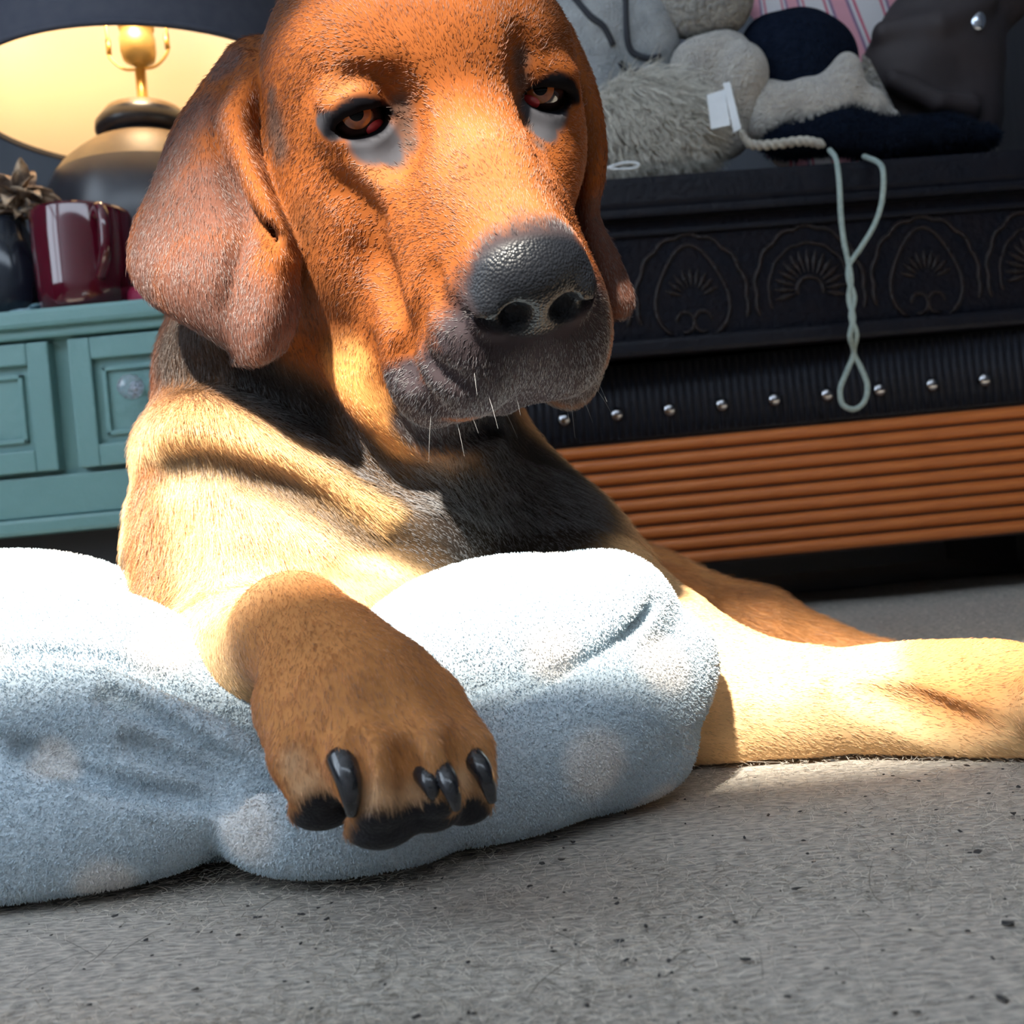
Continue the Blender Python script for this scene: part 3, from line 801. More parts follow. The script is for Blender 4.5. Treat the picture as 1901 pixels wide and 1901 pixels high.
for k in range(3):
    a = k * 2.094 + .4
    tube_object('shade_spoke', [(LX, LY, 1.1947), (SX + SR * .80 * math.cos(a), SY + SR * .80 * math.sin(a), SZ + .328)], .0015, m_brass, lamp, 6)
m_bulb, nt, b = new_mat('bulb_glass'); b.inputs['Emission Color'].default_value = (1, .72, .38, 1); b.inputs['Emission Strength'].default_value = 12
b.inputs['Base Color'].default_value = (1, .9, .7, 1)
lathe('bulb', [(.012, 1.0124), (.016, 1.0248), (.028, 1.0556), (.030, 1.0762), (.022, 1.102), (.001, 1.1102)], (LX, LY), m_bulb, lamp, 24)
bl = bpy.data.lights.new('bulb_light', 'POINT'); bl.energy = 3.6; bl.color = (1, .70, .42); bl.shadow_soft_size = .034
blo = bpy.data.objects.new('bulb_light', bl); COL.objects.link(blo); blo.location = (LX, LY - .045, 1.05); adopt(blo, lamp)

# --- mug and small things on the cabinet
MX, MY = W(160, 500, 1.302)[0], 1.302
mug = empty('mug', (MX, MY, .486))
tag(mug, 'glossy dark red mug on the teal cabinet', 'mug')
m_mug = mat('red_glaze', (.075, .003, .012), .10, (.065, .003, .011), 10, coat=.6)
lathe('mug_body', [(.001, .486), (.052, .486), (.058, .490), (.0615, .52), (.063, .58), (.0635, .614), (.0625, .618), (.060, .614), (.058, .56), (.054, .494), (.001, .492)], (MX, MY), m_mug, mug)
ha = math.radians(-52); hd = np.array([math.cos(ha), math.sin(ha), 0])
c0 = np.array([MX, MY, 0])
P = smooth_line([c0 + hd * .060 + (0, 0, .600), c0 + hd * .082 + (0, 0, .604), c0 + hd * .094 + (0, 0, .580), c0 + hd * .088 + (0, 0, .545), c0 + hd * .060 + (0, 0, .522)], 6)
tube_object('handle', P, np.full(len(P), .0075), m_mug, mug, 12)
m_pink = mat('pink_rubber', (.42, .02, .085), .5, (.36, .018, .07), 30)
def sculpt(name, ells, m, h=.004, k=.01, ridges=(), cuts=(), smooth=2, lo=None, hi=None):
    C = np.array([e[0] for e in ells]); Rr = np.array([np.max(e[1]) for e in ells])[:, None]
    fd = Field((C - Rr).min(0) - .012, (C + Rr).max(0) + .012, h)
    for e in ells: fd.ell(e[0], e[1], e[2] if len(e) > 2 else None, k)
    for P, r in ridges: fd.chain(P, r, k * .6)
    for P, r in cuts: fd.chain(P, r, k * .4, sub=True)
    if lo is not None:
        sl, (x, y, z) = fd.box((-9, -9, -9), (9, 9, 9)); fd.g = np.maximum(fd.g, lo - z + 0 * x + 0 * y)
    V, Qd = fd.mesh(smooth)
    return mesh_object(name, V, Qd, m), fd, V, Qd
px_ = W(268, 545, 1.30)
o, *_ = sculpt('rubber_eraser', [((px_[0] + .004, 1.30, .500), (.032, .018, .014)), ((px_[0] - .008, 1.298, .505), (.014, .014, .012))], m_pink, .002, .006, lo=.4862)
tag(o, 'small pink rounded rubber lump beside the red mug', 'eraser')
m_blue = mat('blue_foil', (.05, .13, .17), .2, (.25, .38, .44), 55, .6, 80)
px_ = W(45, 560, 1.31)
o, *_ = sculpt('foil_packet', [((px_[0], 1.31, .494), (.030, .022, .010)), ((px_[0] + .018, 1.31, .498), (.012, .018, .012))], m_blue, .002, .004, cuts=[([(px_[0] - .03, 1.285, .502), (px_[0] + .03, 1.30, .498)], .004)], lo=.4862)
tag(o, 'crinkled blue foil packet lying left of the red mug', 'packet')
# dark vase with a dried flower head
vx = W(10, 480, 1.33)[0]
vase = empty('dried_flower_vase', (vx, 1.33, .486)); tag(vase, 'dark vase holding a dried tan flower head beside the lamp', 'vase')
m_vase = mat('black_glass', (.008, .012, .020), .15, (.012, .018, .03), 20)
lathe('vase_body', [(.001, .486), (.034, .486), (.044, .52), (.046, .56), (.038, .60), (.030, .62), (.030, .63), (.026, .63), (.001, .60)], (vx, 1.33), m_vase, vase)
m_dry = mat('dried_petal', (.58, .43, .29), .85, (.16, .12, .10), 60, .5, 120)
rp_ = random.Random(3)
bm = bmesh.new()
g_ = bmesh.ops.create_grid(bm, x_segments=2, y_segments=5, size=1)
for v in bm.verts:
    t = (v.co.y + 1) / 2; v.co = Vector((v.co.x * .010 * math.sin(math.pi * (.12 + .85 * t)), t * .055, .012 * math.sin(t * 3) + .004 * abs(v.co.x)))
bmesh.ops.solidify(bm, geom=bm.faces[:], thickness=.0012)
pet = bm_object('dried_petal', bm, m_dry, None, True); first = True
fc = Vector((W(30, 392, 1.33)[0], 1.33, W(30, 392, 1.33)[2]))
for i in range(46):
    o = pet if i == 0 else pet.copy()
    if i: COL.objects.link(o)
    a = rp_.uniform(0, 6.28); e_ = rp_.uniform(-.5, 1.3)
    o.rotation_euler = (e_, rp_.uniform(-.6, .6), a); o.location = fc + Vector((rp_.uniform(-.012, .012), rp_.uniform(-.012, .012), rp_.uniform(-.012, .02)))
    o.scale = [rp_.uniform(.6, 1.15)] * 3
    adopt(o, vase)
tube_object('stalk', [(vx, 1.33, .50), tuple(fc)], .004, m_dry, vase, 8)

# --- soft things heaped on the trunk
TD = 1.42; TT = TZ1 + .001
def at(px, py, d=TD): return W(px, py, d)
m_grey = mat('mottled_grey_plush', (.17, .185, .20), .95, (.30, .32, .33), 26, .6, 260, sheen=.5)
m_cream = mat('cream_knit', (.40, .375, .33), .95, (.30, .28, .255), 90, .9, 230, sheen=.4)
m_line = mat('dark_cord', (.015, .018, .026), .8)
o, fd, V, Qd = sculpt('grey_plush_toy', [(at(1090, 40), (.10, .06, .10)), (at(1060, 190), (.085, .06, .10)), (at(1190, 60), (.055, .05, .09)), (at(1130, 250), (.06, .05, .06)), (at(1225, 175, 1.44), (.05, .04, .05)), (at(1020, 270), (.06, .05, .06))], m_grey, .004, .02, lo=TT)
tag(o, 'mottled grey plush toy with dark seams heaped on the trunk', 'plush toy')
for pts in ([(1060, -10), (1095, 30), (1120, 50), (1138, 85)], [(1160, -10), (1163, 60), (1172, 95), (1200, 108), (1225, 105)], [(1150, 115), (1165, 140), (1190, 130)]):
    P = smooth_line([fd.hit(x, y, d0=1.2, d1=1.7) for x, y in pts], 5); N_ = fd.normal(P)
    s_o = tube_object('seam', P + N_ * .001, .0045, m_line, None, 8); s_o.parent = o
# long-haired cream pompom
pc = at(1195, 225, 1.385)
m_pom = mat('pompom_core', (.40, .38, .34), .95, (.3, .29, .27), 60)
pom = empty('fur_pompom', tuple(pc)); tag(pom, 'cream long-haired pompom resting on the trunk edge', 'pompom')
o, fd, V, Qd = sculpt('core', [(pc, (.068, .05, .062)), (at(1250, 235, 1.385), (.045, .04, .05)), (at(1140, 235, 1.385), (.045, .04, .05))], m_pom, .004, .02, lo=TT)
adopt(o, pom)
n = 14000; hp, hn, _ = scatter(V, Qd, n)
d = hn * .35 + np.array([.35, -.1, -.75]) + .22 * rng.normal(size=hn.shape); d /= np.linalg.norm(d, axis=1, keepdims=True)
t = np.linspace(0, 1, 5)[None, :, None]; Lh = (.030 + .02 * rng.random(n))[:, None, None]
P = hp[:, None] + Lh * (hn[:, None] * (.5 * t - .35 * t * t) + d[:, None] * t * .9)
P[..., 2] = np.maximum(P[..., 2], TT + .001)
col = np.array((.66, .63, .56))[None] * (.55 + .6 * rng.random((n, 1)))
tag(hair_object('pompom_hair', P, np.tile([.0004, .0004, .00035, .0003, .0001], (n, 1)), col, hair_mat('pompom_hair', .6, .2), pom), kind='stuff')
# cream knitted toy with a paper tag
o, fd, V, Qd = sculpt('knitted_toy', [(at(1300, 130, 1.40), (.045, .04, .045)), (at(1378, 140, 1.38), (.036, .04, .044)), (at(1340, 100, 1.40), (.040, .035, .030)), (at(1320, 190, 1.40), (.045, .035, .045)), (at(1385, 190, 1.395), (.030, .03, .040)), (at(1330, 255, 1.41), (.05, .03, .035))], m_cream, .003, .014, lo=TT)
knit = o; tag(o, 'cream knitted toy with white sewn-in tags on the trunk', 'knitted toy')
m_tag = mat('white_label', (.62, .66, .70), .6, (.56, .6, .64), 40)
def slab(name, pts, d, th, m, parent):
    A = [W(x, y, d) for x, y in pts]; Bk = [W(x, y, d + th) for x, y in pts]; n_ = len(pts)
    bm = bmesh.new(); va = [bm.verts.new(p) for p in A]; vb = [bm.verts.new(p) for p in Bk]
    bm.faces.new(va[::-1]); bm.faces.new(vb)
    for i in range(n_): bm.faces.new((va[i], va[(i + 1) % n_], vb[(i + 1) % n_], vb[i]))
    bmesh.ops.recalc_face_normals(bm, faces=bm.faces)
    o = bm_object(name, bm, m); o.parent = parent; return o
slab('tag', [(1312, 176), (1345, 166), (1356, 232), (1320, 240)], 1.30, .0015, m_tag, knit)
slab('tag', [(1342, 154), (1355, 152), (1376, 238), (1362, 246)], 1.298, .0015, m_tag, knit)
# beige crocheted hat hanging over the pile
m_croch = mat('beige_crochet', (.34, .325, .29), .95, (.16, .155, .15), 150, 1.0, 150, sheen=.3, dist=.02)
o, fd, V, Qd = sculpt('crochet_hat', [(at(1300, 5, 1.40), (.060, .05, .050)), (at(1340, -10, 1.40), (.045, .05, .055)), (at(1250, -25, 1.41), (.05, .05, .05)), (at(1310, -90, 1.43), (.09, .06, .08))], m_croch, .003, .02)
tag(o, 'beige crocheted hat with an open stitch lying on the grey plush toy', 'hat')
# navy beanie with cream crocheted brim
m_navy = mat('navy_knit', (.0035, .0065, .015), .95, (.006, .010, .021), 120, .8, 200, spec=.05)
hat = empty('knit_beanie', tuple(at(1490, 280, 1.40))); tag(hat, 'navy knit beanie with a cream crocheted brim on the trunk', 'hat')
o, *_ = sculpt('crown', [(at(1480, 110, 1.41), (.074, .055, .070)), (at(1420, 100, 1.42), (.035, .04, .05)), (at(1540, 120, 1.42), (.04, .04, .055)), (at(1490, 190, 1.42), (.09, .05, .05))], m_navy, .003, .02); adopt(o, hat)
o, *_ = sculpt('brim', [(at(1445, 205, 1.385), (.034, .03, .034)), (at(1500, 190, 1.375), (.045, .03, .034)), (at(1560, 170, 1.375), (.036, .03, .038)), (at(1570, 128, 1.375), (.020, .022, .022)), (at(1430, 235, 1.385), (.030, .03, .024)), (at(1425, 195, 1.385), (.026, .03, .034)), (at(1610, 200, 1.38), (.028, .025, .028)), (at(1530, 205, 1.37), (.040, .03, .030))], m_cream, .003, .014,
          ridges=[([at(1590, 190, 1.375), at(1650, 220, 1.38), (at(1690, 232, 1.39))], [.018, .013, .006])], cuts=[([at(1400 + 20, 262, 1.335), at(1500, 236, 1.335), at(1560, 214, 1.335), at(1640, 236, 1.335)], .010)], lo=TT); adopt(o, hat)
for i in range(13):
    t = i / 12; q = (1440 + 195 * t, 250 - 45 * math.sin(t * 2.6) + 4 * t)
    P = [at(q[0], q[1], 1.348), at(q[0] + 4, q[1] + 16, 1.346)]
    tube_object('picot', P, [.0048, .002], m_cream, hat, 6)
slab('lace_panel', [(1600, 100), (1615, 110), (1660, 200), (1640, 212), (1600, 190)], 1.42, .006, m_croch, hat).matrix_parent_inverse = Matrix.Translation(-Vector(hat.location))
# fuzzy navy scarf
o, fd, V, Qd = sculpt('scarf', [(at(1480, 262, 1.36), (.05, .03, .022)), (at(1560, 245, 1.36), (.055, .03, .030)), (at(1640, 258, 1.37), (.06, .035, .026)), (at(1730, 252, 1.38), (.06, .035, .024)), (at(1800, 262, 1.40), (.04, .035, .018))], m_navy, .003, .012, lo=TT)
tag(o, 'fuzzy navy scarf lying along the front edge of the trunk', 'scarf')
n = 9000; hp, hn, _ = scatter(V, Qd, n)
d = hn + .8 * rng.normal(size=hn.shape); d /= np.linalg.norm(d, axis=1, keepdims=True)
t = np.linspace(0, 1, 3)[None, :, None]; P = hp[:, None] + (.004 + .006 * rng.random(n))[:, None, None] * d[:, None] * t
P[..., 2] = np.maximum(P[..., 2], TT + .001)
fz = hair_object('scarf_fuzz', P, np.tile([.0003, .0003, .0001], (n, 1)), np.array((.005, .009, .019))[None] * (.6 + .9 * rng.random((n, 1))), hair_mat('scarf_fuzz', .9, .1)); fz.parent = o; tag(fz, kind='stuff')
# twisted cream cord lying on the lid, and the long cord hanging down the front
m_cordm = mat('cream_cord', (.46, .44, .38), .9, (.36, .34, .30), 150, .5, 300)
def twisted(pts, r, turns, d, name, m):
    C = smooth_line([W(x, y, d) if len((x, y)) == 2 else None for x, y in pts], 14); return C
t = np.linspace(0, 1, 120); C = smooth_line([at(1375, 246, 1.335), at(1395, 268, 1.33), at(1440, 268, 1.325), at(1490, 262, 1.325), at(1528, 268, 1.33)], 30)
tc_ = empty('twisted_cord', tuple(C[40])); tag(tc_, 'short twisted cream cord lying in front of the beanie', 'cord')
for ph in (0, math.pi):
    a = np.linspace(0, 42, len(C)) + ph
    tube_object('strand', C + .0035 * np.stack([0 * a, np.cos(a), np.sin(a)], 1), .0036, m_cordm, tc_, 7)
m_hang = mat('pale_green_cord', (.33, .40, .37), .85, (.26, .33, .31), 180, .5, 400)
DC = 1.272
pts = [(1540, 278), (1552, 296), (1558, 340), (1561, 400), (1567, 450), (1575, 488), (1580, 520), (1576, 555), (1584, 590), (1578, 625), (1585, 655),
       (1572, 690), (1560, 722), (1564, 750), (1585, 760), (1605, 745), (1610, 715), (1598, 682), (1585, 655), (1590, 620), (1580, 588), (1586, 552), (1576, 520), (1577, 492), (1598, 460), (1622, 420), (1637, 375), (1640, 325), (1632, 303), (1604, 290)]
off = [.055, .02] + [0] * 26 + [.02, .055]
dz = [.0016 * (1 if i % 2 else -1) if 5 <= i <= 10 or 18 <= i <= 23 else 0 for i in range(len(pts))]
P = smooth_line([W(x, y, DC + o_ + z_ + (.02 if 640 < y else 0)) for (x, y), o_, z_ in zip(pts, off, dz)], 6)
hc_ = tube_object('hanging_cord', P, .0036, m_hang, None, 8); tag(hc_, 'pale green looped cord hanging twisted down the trunk front', 'cord')
P = smooth_line([W(x, y, 1.30) for x, y in ((1125, 312), (1160, 302), (1185, 304), (1178, 312), (1140, 314), (1128, 311))], 6)
o = tube_object('white_loop', P, .0016, m_tag, None, 6); tag(o, 'thin white thread loop lying on the trunk lid by the pompom', 'thread')
# striped cloth and brown garment behind
m_str, nt, b = new_mat('striped_cloth')
N, Lk = nt.nodes.new, nt.links.new
tc = N('ShaderNodeTexCoord'); mp = N('ShaderNodeMapping'); mp.inputs['Scale'].default_value = (10, 10, 5); mp.inputs['Rotation'].default_value = (0, .5, 0)
wv = N('ShaderNodeTexWave'); wv.inputs['Scale'].default_value = .55; wv.inputs['Distortion'].default_value = 5.0; wv.inputs['Detail'].default_value = 0; wv.inputs['Detail Scale'].default_value = .6
ra = N('ShaderNodeValToRGB'); ra.color_ramp.interpolation = 'CONSTANT'
el = ra.color_ramp.elements; el[0].position = 0; el[0].color = (.62, .60, .62, 1); el[1].position = .36; el[1].color = (.50, .10, .16, 1)
for pos, cc in ((.52, (.60, .58, .62)), (.70, (.22, .14, .24)), (.84, (.62, .30, .36))):
    e = el.new(pos); e.color = (*cc, 1)
Lk(tc.outputs['Object'], mp.inputs[0]); Lk(mp.outputs[0], wv.inputs['Vector']); Lk(wv.outputs['Fac'], ra.inputs[0]); Lk(ra.outputs[0], b.inputs['Base Color']); b.inputs['Roughness'].default_value = .8
o, *_ = sculpt('striped_cushion', [(at(1560, -60, 1.665), (.17, .048, .11)), (at(1480, -40, 1.665), (.10, .048, .08)), (at(1640, -40, 1.665), (.10, .048, .09)), (at(1560, 100, 1.665), (.14, .048, .13)), (at(1560, 230, 1.665), (.14, .048, .10))], m_str, .005, .03, lo=TT)
tag(o, 'white cushion with wavy pink and purple stripes behind the beanie', 'cushion')
m_brown = mat('brown_satin', (.026, .019, .022), .7, (.017, .014, .018), 8, .2, 14, dist=.03)
o, *_ = sculpt('brown_jacket', [(at(1740, 60, 1.50), (.085, .05, .075)), (at(1690, 130, 1.50), (.075, .05, .07)), (at(1790, 110, 1.52), (.06, .05, .09)), (at(1740, 220, 1.52), (.10, .05, .07)), (at(1800, -20, 1.52), (.10, .05, .08))], m_brown, .004, .03,
          ridges=[([at(1640, 60, 1.47), at(1740, 45, 1.455), at(1830, 0, 1.46)], .016), ([at(1660, 150, 1.45), at(1740, 190, 1.45), at(1800, 200, 1.47)], .014)], lo=TT)
jacket = o; tag(o, 'dark brown satin jacket crumpled beside the striped cushion', 'jacket')
m_glint = mat('satin_highlight', (.55, .62, .72), .15, (.45, .5, .6), 50, metal=.9)  # bead modelled in place of the white-blue highlight on the satin
bm = bmesh.new(); bmesh.ops.create_uvsphere(bm, u_segments=16, v_segments=10, radius=.013); bmesh.ops.transform(bm, matrix=Matrix.Diagonal((.9, .5, 1.2, 1)), verts=bm.verts)
o = bm_object('jacket_glint', bm, m_glint, None, True); o.location = tuple(at(1815, 38, 1.452)); o.parent = jacket; o['label'] = 'silvery bead standing for the bright highlight on the satin'
# tall dark wardrobe standing behind the trunk
m_ward = mat('black_stained_wood', (.010, .012, .018), .5, (.016, .017, .024), 10, stretch=(12, 12, 1))
wd_ = empty('wardrobe', (1.0, 1.9, 0)); tag(wd_, 'tall black wooden wardrobe standing behind the jacket and trunk', 'wardrobe')
wx = W(1845, 100, 1.70)[0]
box('side_panel', (wx, 1.78, -.012), (wx + .03, 2.08, 1.9), m_ward, wd_, .003)
box('wardrobe_door', (wx + .03, 1.785, .06), (wx + .50, 1.805, 1.86), m_ward, wd_, .004)
box('wardrobe_back', (wx + .03, 2.05, .0), (wx + .50, 2.07, 1.88), m_ward, wd_)
box('wardrobe_top', (wx - .02, 1.76, 1.88), (wx + .53, 2.09, 1.92), m_ward, wd_, .004)
box('plinth_fill', (wx + .03, 1.80, -.012), (wx + .50, 2.05, .07), m_ward, wd_)
f = build_dog_field(0.0023)
DV, DQ = f.mesh(2)
dog = empty('dog', (float(W(680, 1080, .80)[0]), float(W(680, 1080, .80)[1]), 0.0))
tag(dog, 'red-brown hound with a dark muzzle lying with one paw on the pillow', 'dog')

# ---- coat colours: patches painted around points of the body, in three dimensions
def dabs(p, pts, soft=0.45):
    m = np.zeros(len(p), np.float32)
    for x, y, r in pts:
        c = f.hit(x, y) if np.ndim(x) == 0 else x
        d = np.linalg.norm(p - c, axis=1)
        m = np.maximum(m, 1 - smooth01(d, r * (1 - soft), r))
    return m
def strokes(p, lines, soft=0.6):
    m = np.zeros(len(p), np.float32)
    for pts, r in lines:
        Q_ = smooth_line(np.array([f.hit(x, y) for x, y in pts]), 5)
        lo, hi = Q_.min(0) - r, Q_.max(0) + r
        s_ = np.nonzero(((p > lo) & (p < hi)).all(1))[0]
        d = np.full(len(s_), 9.0)
        for q in Q_: d = np.minimum(d, ((p[s_] - q) ** 2).sum(1))
        m[s_] = np.maximum(m[s_], 1 - smooth01(np.sqrt(d), r * (1 - soft), r))
    return m
def mixc(c, k, m): return c * (1 - m[:, None]) + np.array(k) * m[:, None]
def blotch(p, sc, seed):
    g = np.random.default_rng(seed); v = 0
    for i in range(5):
        k = g.normal(size=3) * sc * (1 + .6 * i); v = v + np.sin(p @ k + g.random() * 6.28)
    return v / 5
RED = (.215, .062, .0155); TAN = (.80, .53, .27); EARC = (.105, .048, .036); SLATE = (.024, .026, .033)
def local_masks(p):
    L = to_head(p); lx = np.abs(L[:, 0])
    nose = np.clip(1 - smooth01(np.sqrt((L[:, 0] / .0385) ** 2 + ((L[:, 1] - .124) / np.where(L[:, 1] > .124, .060, .028)) ** 2 + ((L[:, 2] + .056) / np.where(L[:, 2] > -.056, .0292, .0285)) ** 2), .86, 1.0), 0, 1)
    return L, lx, nose
ear_pts = [W(*q) for q in ((340, 330, .63), (330, 450, .62), (400, 540, .60), (490, 600, .59), (300, 520, .625), (480, 500, .60), (380, 240, .625), (430, 130, .63), (400, 400, .605),
                           (1140, 500, .67), (1150, 560, .67), (1110, 420, .67))]
ear_r = (.045, .05, .05, .042, .035, .03, .03, .02, .045, .05, .04, .03)
def ear_mask(p):
    return dabs(p, [(c, 0, r) for c, r in zip(ear_pts, ear_r)], .5)
def skin_mask(p):     # bare grey skin below the eyes
    return dabs(p, [(692, 258, .0175), (668, 250, .0170), (640, 242, .015), (615, 234, .010), (600, 226, .007), (712, 268, .0125), (725, 285, .009), (1018, 208, .0155), (1000, 208, .012), (985, 200, .008), (1038, 175, .009), (1030, 190, .011), (1012, 240, .011)], .35)
def lid_mask(p, e0, d):    # black rims of the lids, broad on the upper one
    sx = -1 if e0 is EYES[0] else 1
    q = (p - e0) @ tilt(HB, 1, sx * 12)
    up = np.abs((q[:, 0] - sx * .002) / .0225) ** 1.8 + np.abs(q[:, 2] / .0185) ** 1.6; lo_ = np.sqrt((q[:, 0] / .0174) ** 2 + ((q[:, 2] - .0010) / .0076) ** 2)
    m = np.maximum((1 - smooth01(up, .75, 1.05)) * smooth01(q[:, 2], -.003, .001), 1 - smooth01(lo_, .88, 1.0))
    return np.where((d < .034) & (q[:, 1] > -.006), m, 0)
def coat(p):
    L, lx, nose = local_masks(p)
    c = np.tile(np.array(RED, np.float32), (len(p), 1))
    # chest and legs are paler than the head
    body = smooth01(np.linalg.norm(p - HO, axis=1), .17, .30)
    low = smooth01(-(p[:, 2] - .30), .0, .06) * body
    c = mixc(c, TAN, .85 * low)
    pawc = dabs(p, [(W(650, 1300, .455), 0, .11)], .5); c = mixc(c, (.52, .215, .070), pawc * .95); c = mixc(c, (.66, .42, .24), .75 * dabs(p, [(570, 1465, .016), (600, 1480, .014), (690, 1490, .016), (735, 1500, .015), (770, 1480, .012), (900, 1440, .012), (860, 1450, .01), (545, 1420, .012)], .9))
    c = mixc(c, (.50, .215, .070), .85 * dabs(p, [(W(1150, 1130, .97), 0, .14), (W(1400, 1180, .95), 0, .12), (W(1620, 1245, .93), 0, .11), (W(1850, 1255, .92), 0, .11), (W(1790, 1235, .61), 0, .055), (W(1900, 1240, .60), 0, .05)], .5))
    # dark-tipped neck hair, with shade on chest, neck and folds painted in
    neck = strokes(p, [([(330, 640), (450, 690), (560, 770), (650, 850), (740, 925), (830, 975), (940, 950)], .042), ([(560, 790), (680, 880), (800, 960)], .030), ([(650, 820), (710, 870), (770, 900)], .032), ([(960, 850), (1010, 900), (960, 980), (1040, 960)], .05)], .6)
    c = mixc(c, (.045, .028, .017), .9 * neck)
    c = mixc(c, (.016, .013, .012), .92 * strokes(p, [([(930, 810), (1000, 870), (1050, 925), (960, 970), (880, 965)], .065), ([(400, 620), (480, 700), (560, 770)], .030)], .6))  # cast shade of head and ear painted into the coat
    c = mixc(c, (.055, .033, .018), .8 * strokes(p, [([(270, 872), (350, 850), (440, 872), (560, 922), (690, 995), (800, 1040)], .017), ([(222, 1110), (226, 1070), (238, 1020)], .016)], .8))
    # pale crest of the neck roll
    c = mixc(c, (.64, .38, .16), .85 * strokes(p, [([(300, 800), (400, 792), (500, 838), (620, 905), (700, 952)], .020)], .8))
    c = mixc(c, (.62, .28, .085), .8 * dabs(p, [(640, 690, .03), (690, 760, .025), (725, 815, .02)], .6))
    c = mixc(c, (.105, .040, .017), .6 * dabs(p, [(480, 60, .05), (520, 20, .04), (590, 560, .045), (620, 620, .03), (560, 420, .03), (1040, 40, .03)], .9))
    c = mixc(c, (.33, .115, .032), .8 * strokes(p, [([(262, 900), (266, 980), (272, 1060), (285, 1130)], .034)], .7))
    # ears
    e = ear_mask(p); c = mixc(c, EARC, .9 * e)
    # pale bridge and dark mask
    c = mixc(c, (.31, .115, .042), .6 * dabs(p, [(900, 330, .04), (960, 390, .035), (860, 270, .035), (700, 310, .022), (640, 160, .016)], .8))
    mask = dabs(p, [(1000, 500, .040), (940, 495, .030), (930, 580, .040), (1000, 640, .045), (880, 640, .036), (1080, 620, .05), (830, 700, .032), (900, 720, .036), (770, 760, .028), (990, 740, .04), (1090, 700, .035), (760, 700, .016), (1045, 440, .018), (HL(.06, .03, -.19), 0, .055), (HL(.055, .08, -.15), 0, .045), (HL(-.05, .085, -.155), 0, .036), (HL(-.06, .03, -.20), 0, .030), (HL(0, .08, -.165), 0, .05), (HL(0, .12, -.145), 0, .045), (HL(0, .145, -.075), 0, .045), (1000, 700, .03), (1000, 728, .03), (1030, 715, .03)], .55)
    mask = np.maximum(mask, strokes(p, [([(735, 715), (742, 755), (765, 788), (805, 800), (860, 796), (920, 778), (985, 755)], .017), ([(1000, 740), (1060, 740), (1100, 700), (1115, 640)], .024), ([(800, 745), (860, 760), (930, 745)], .02)], .5))
    mask = np.clip(mask + .25 * blotch(p, 300, 3) * (mask > .02) * (mask < .95), 0, 1)
    c = mixc(c, SLATE, .93 * mask)
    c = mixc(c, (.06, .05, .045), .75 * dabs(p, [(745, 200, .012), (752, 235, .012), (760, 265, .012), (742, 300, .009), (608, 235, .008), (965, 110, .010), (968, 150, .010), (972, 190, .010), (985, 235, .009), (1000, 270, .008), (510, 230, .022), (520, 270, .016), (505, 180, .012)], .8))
    c = mixc(c, (.052, .052, .060), skin_mask(p))
    for e0 in EYES:
        d = np.linalg.norm(p - e0, axis=1); c = mixc(c, (.006, .006, .008), lid_mask(p, e0, d))
    c = mixc(c, (.0095, .011, .015), nose)
    pads = dabs(p, [(600, 1507, .014), (640, 1520, .012), (710, 1545, .016), (760, 1530, .012), (860, 1515, .014), (810, 1510, .010)], .4)
    pads = np.maximum(pads, dabs(p, [(W(598, 1506, .426), 0, .0155), (W(708, 1536, .411), 0, .0165), (W(800, 1514, .416), 0, .0137), (W(862, 1503, .429), 0, .0137)], .25))
    c = mixc(c, (.016, .016, .020), pads)
    c = c * (1 + .16 * blotch(p, 60, 1) + .10 * blotch(p, 220, 2))[:, None]
    return np.clip(c, .004, 1), nose, pads

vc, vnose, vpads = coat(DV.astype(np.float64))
m_dog, nt, b = new_mat('dog_skin')
a = nt.nodes.new('ShaderNodeAttribute'); a.attribute_name = 'col'
nt.links.new(a.outputs['Color'], b.inputs['Base Color'])
a2 = nt.nodes.new('ShaderNodeAttribute'); a2.attribute_name = 'nose'
mr = nt.nodes.new('ShaderNodeMapRange'); mr.inputs['To Min'].default_value = .75; mr.inputs['To Max'].default_value = .40
nt.links.new(a2.outputs['Fac'], mr.inputs['Value']); nt.links.new(mr.outputs[0], b.inputs['Roughness'])
ms = nt.nodes.new('ShaderNodeMapRange'); ms.inputs['To Min'].default_value = .03; ms.inputs['To Max'].default_value = .30
nt.links.new(a2.outputs['Fac'], ms.inputs['Value']); nt.links.new(ms.outputs[0], b.inputs['Specular IOR Level'])
vo = nt.nodes.new('ShaderNodeTexVoronoi'); vo.inputs['Scale'].default_value = 620
tc = nt.nodes.new('ShaderNodeTexCoord'); nt.links.new(tc.outputs['Object'], vo.inputs['Vector'])
mu = nt.nodes.new('ShaderNodeMath'); mu.operation = 'MULTIPLY'
nt.links.new(vo.outputs['Distance'], mu.inputs[0]); nt.links.new(a2.outputs['Fac'], mu.inputs[1])
bp = nt.nodes.new('ShaderNodeBump'); bp.inputs['Strength'].default_value = .35; bp.inputs['Distance'].default_value = .0012; bp.invert = True
nt.links.new(mu.outputs[0], bp.inputs['Height']); nt.links.new(bp.outputs[0], b.inputs['Normal'])
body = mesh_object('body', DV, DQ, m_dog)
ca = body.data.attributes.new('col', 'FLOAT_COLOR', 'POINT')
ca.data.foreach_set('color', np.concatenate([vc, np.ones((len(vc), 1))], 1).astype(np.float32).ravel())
na = body.data.attributes.new('nose', 'FLOAT', 'POINT'); na.data.foreach_set('value', np.maximum(vnose, vpads * .8).astype(np.float32))
adopt(body, dog)

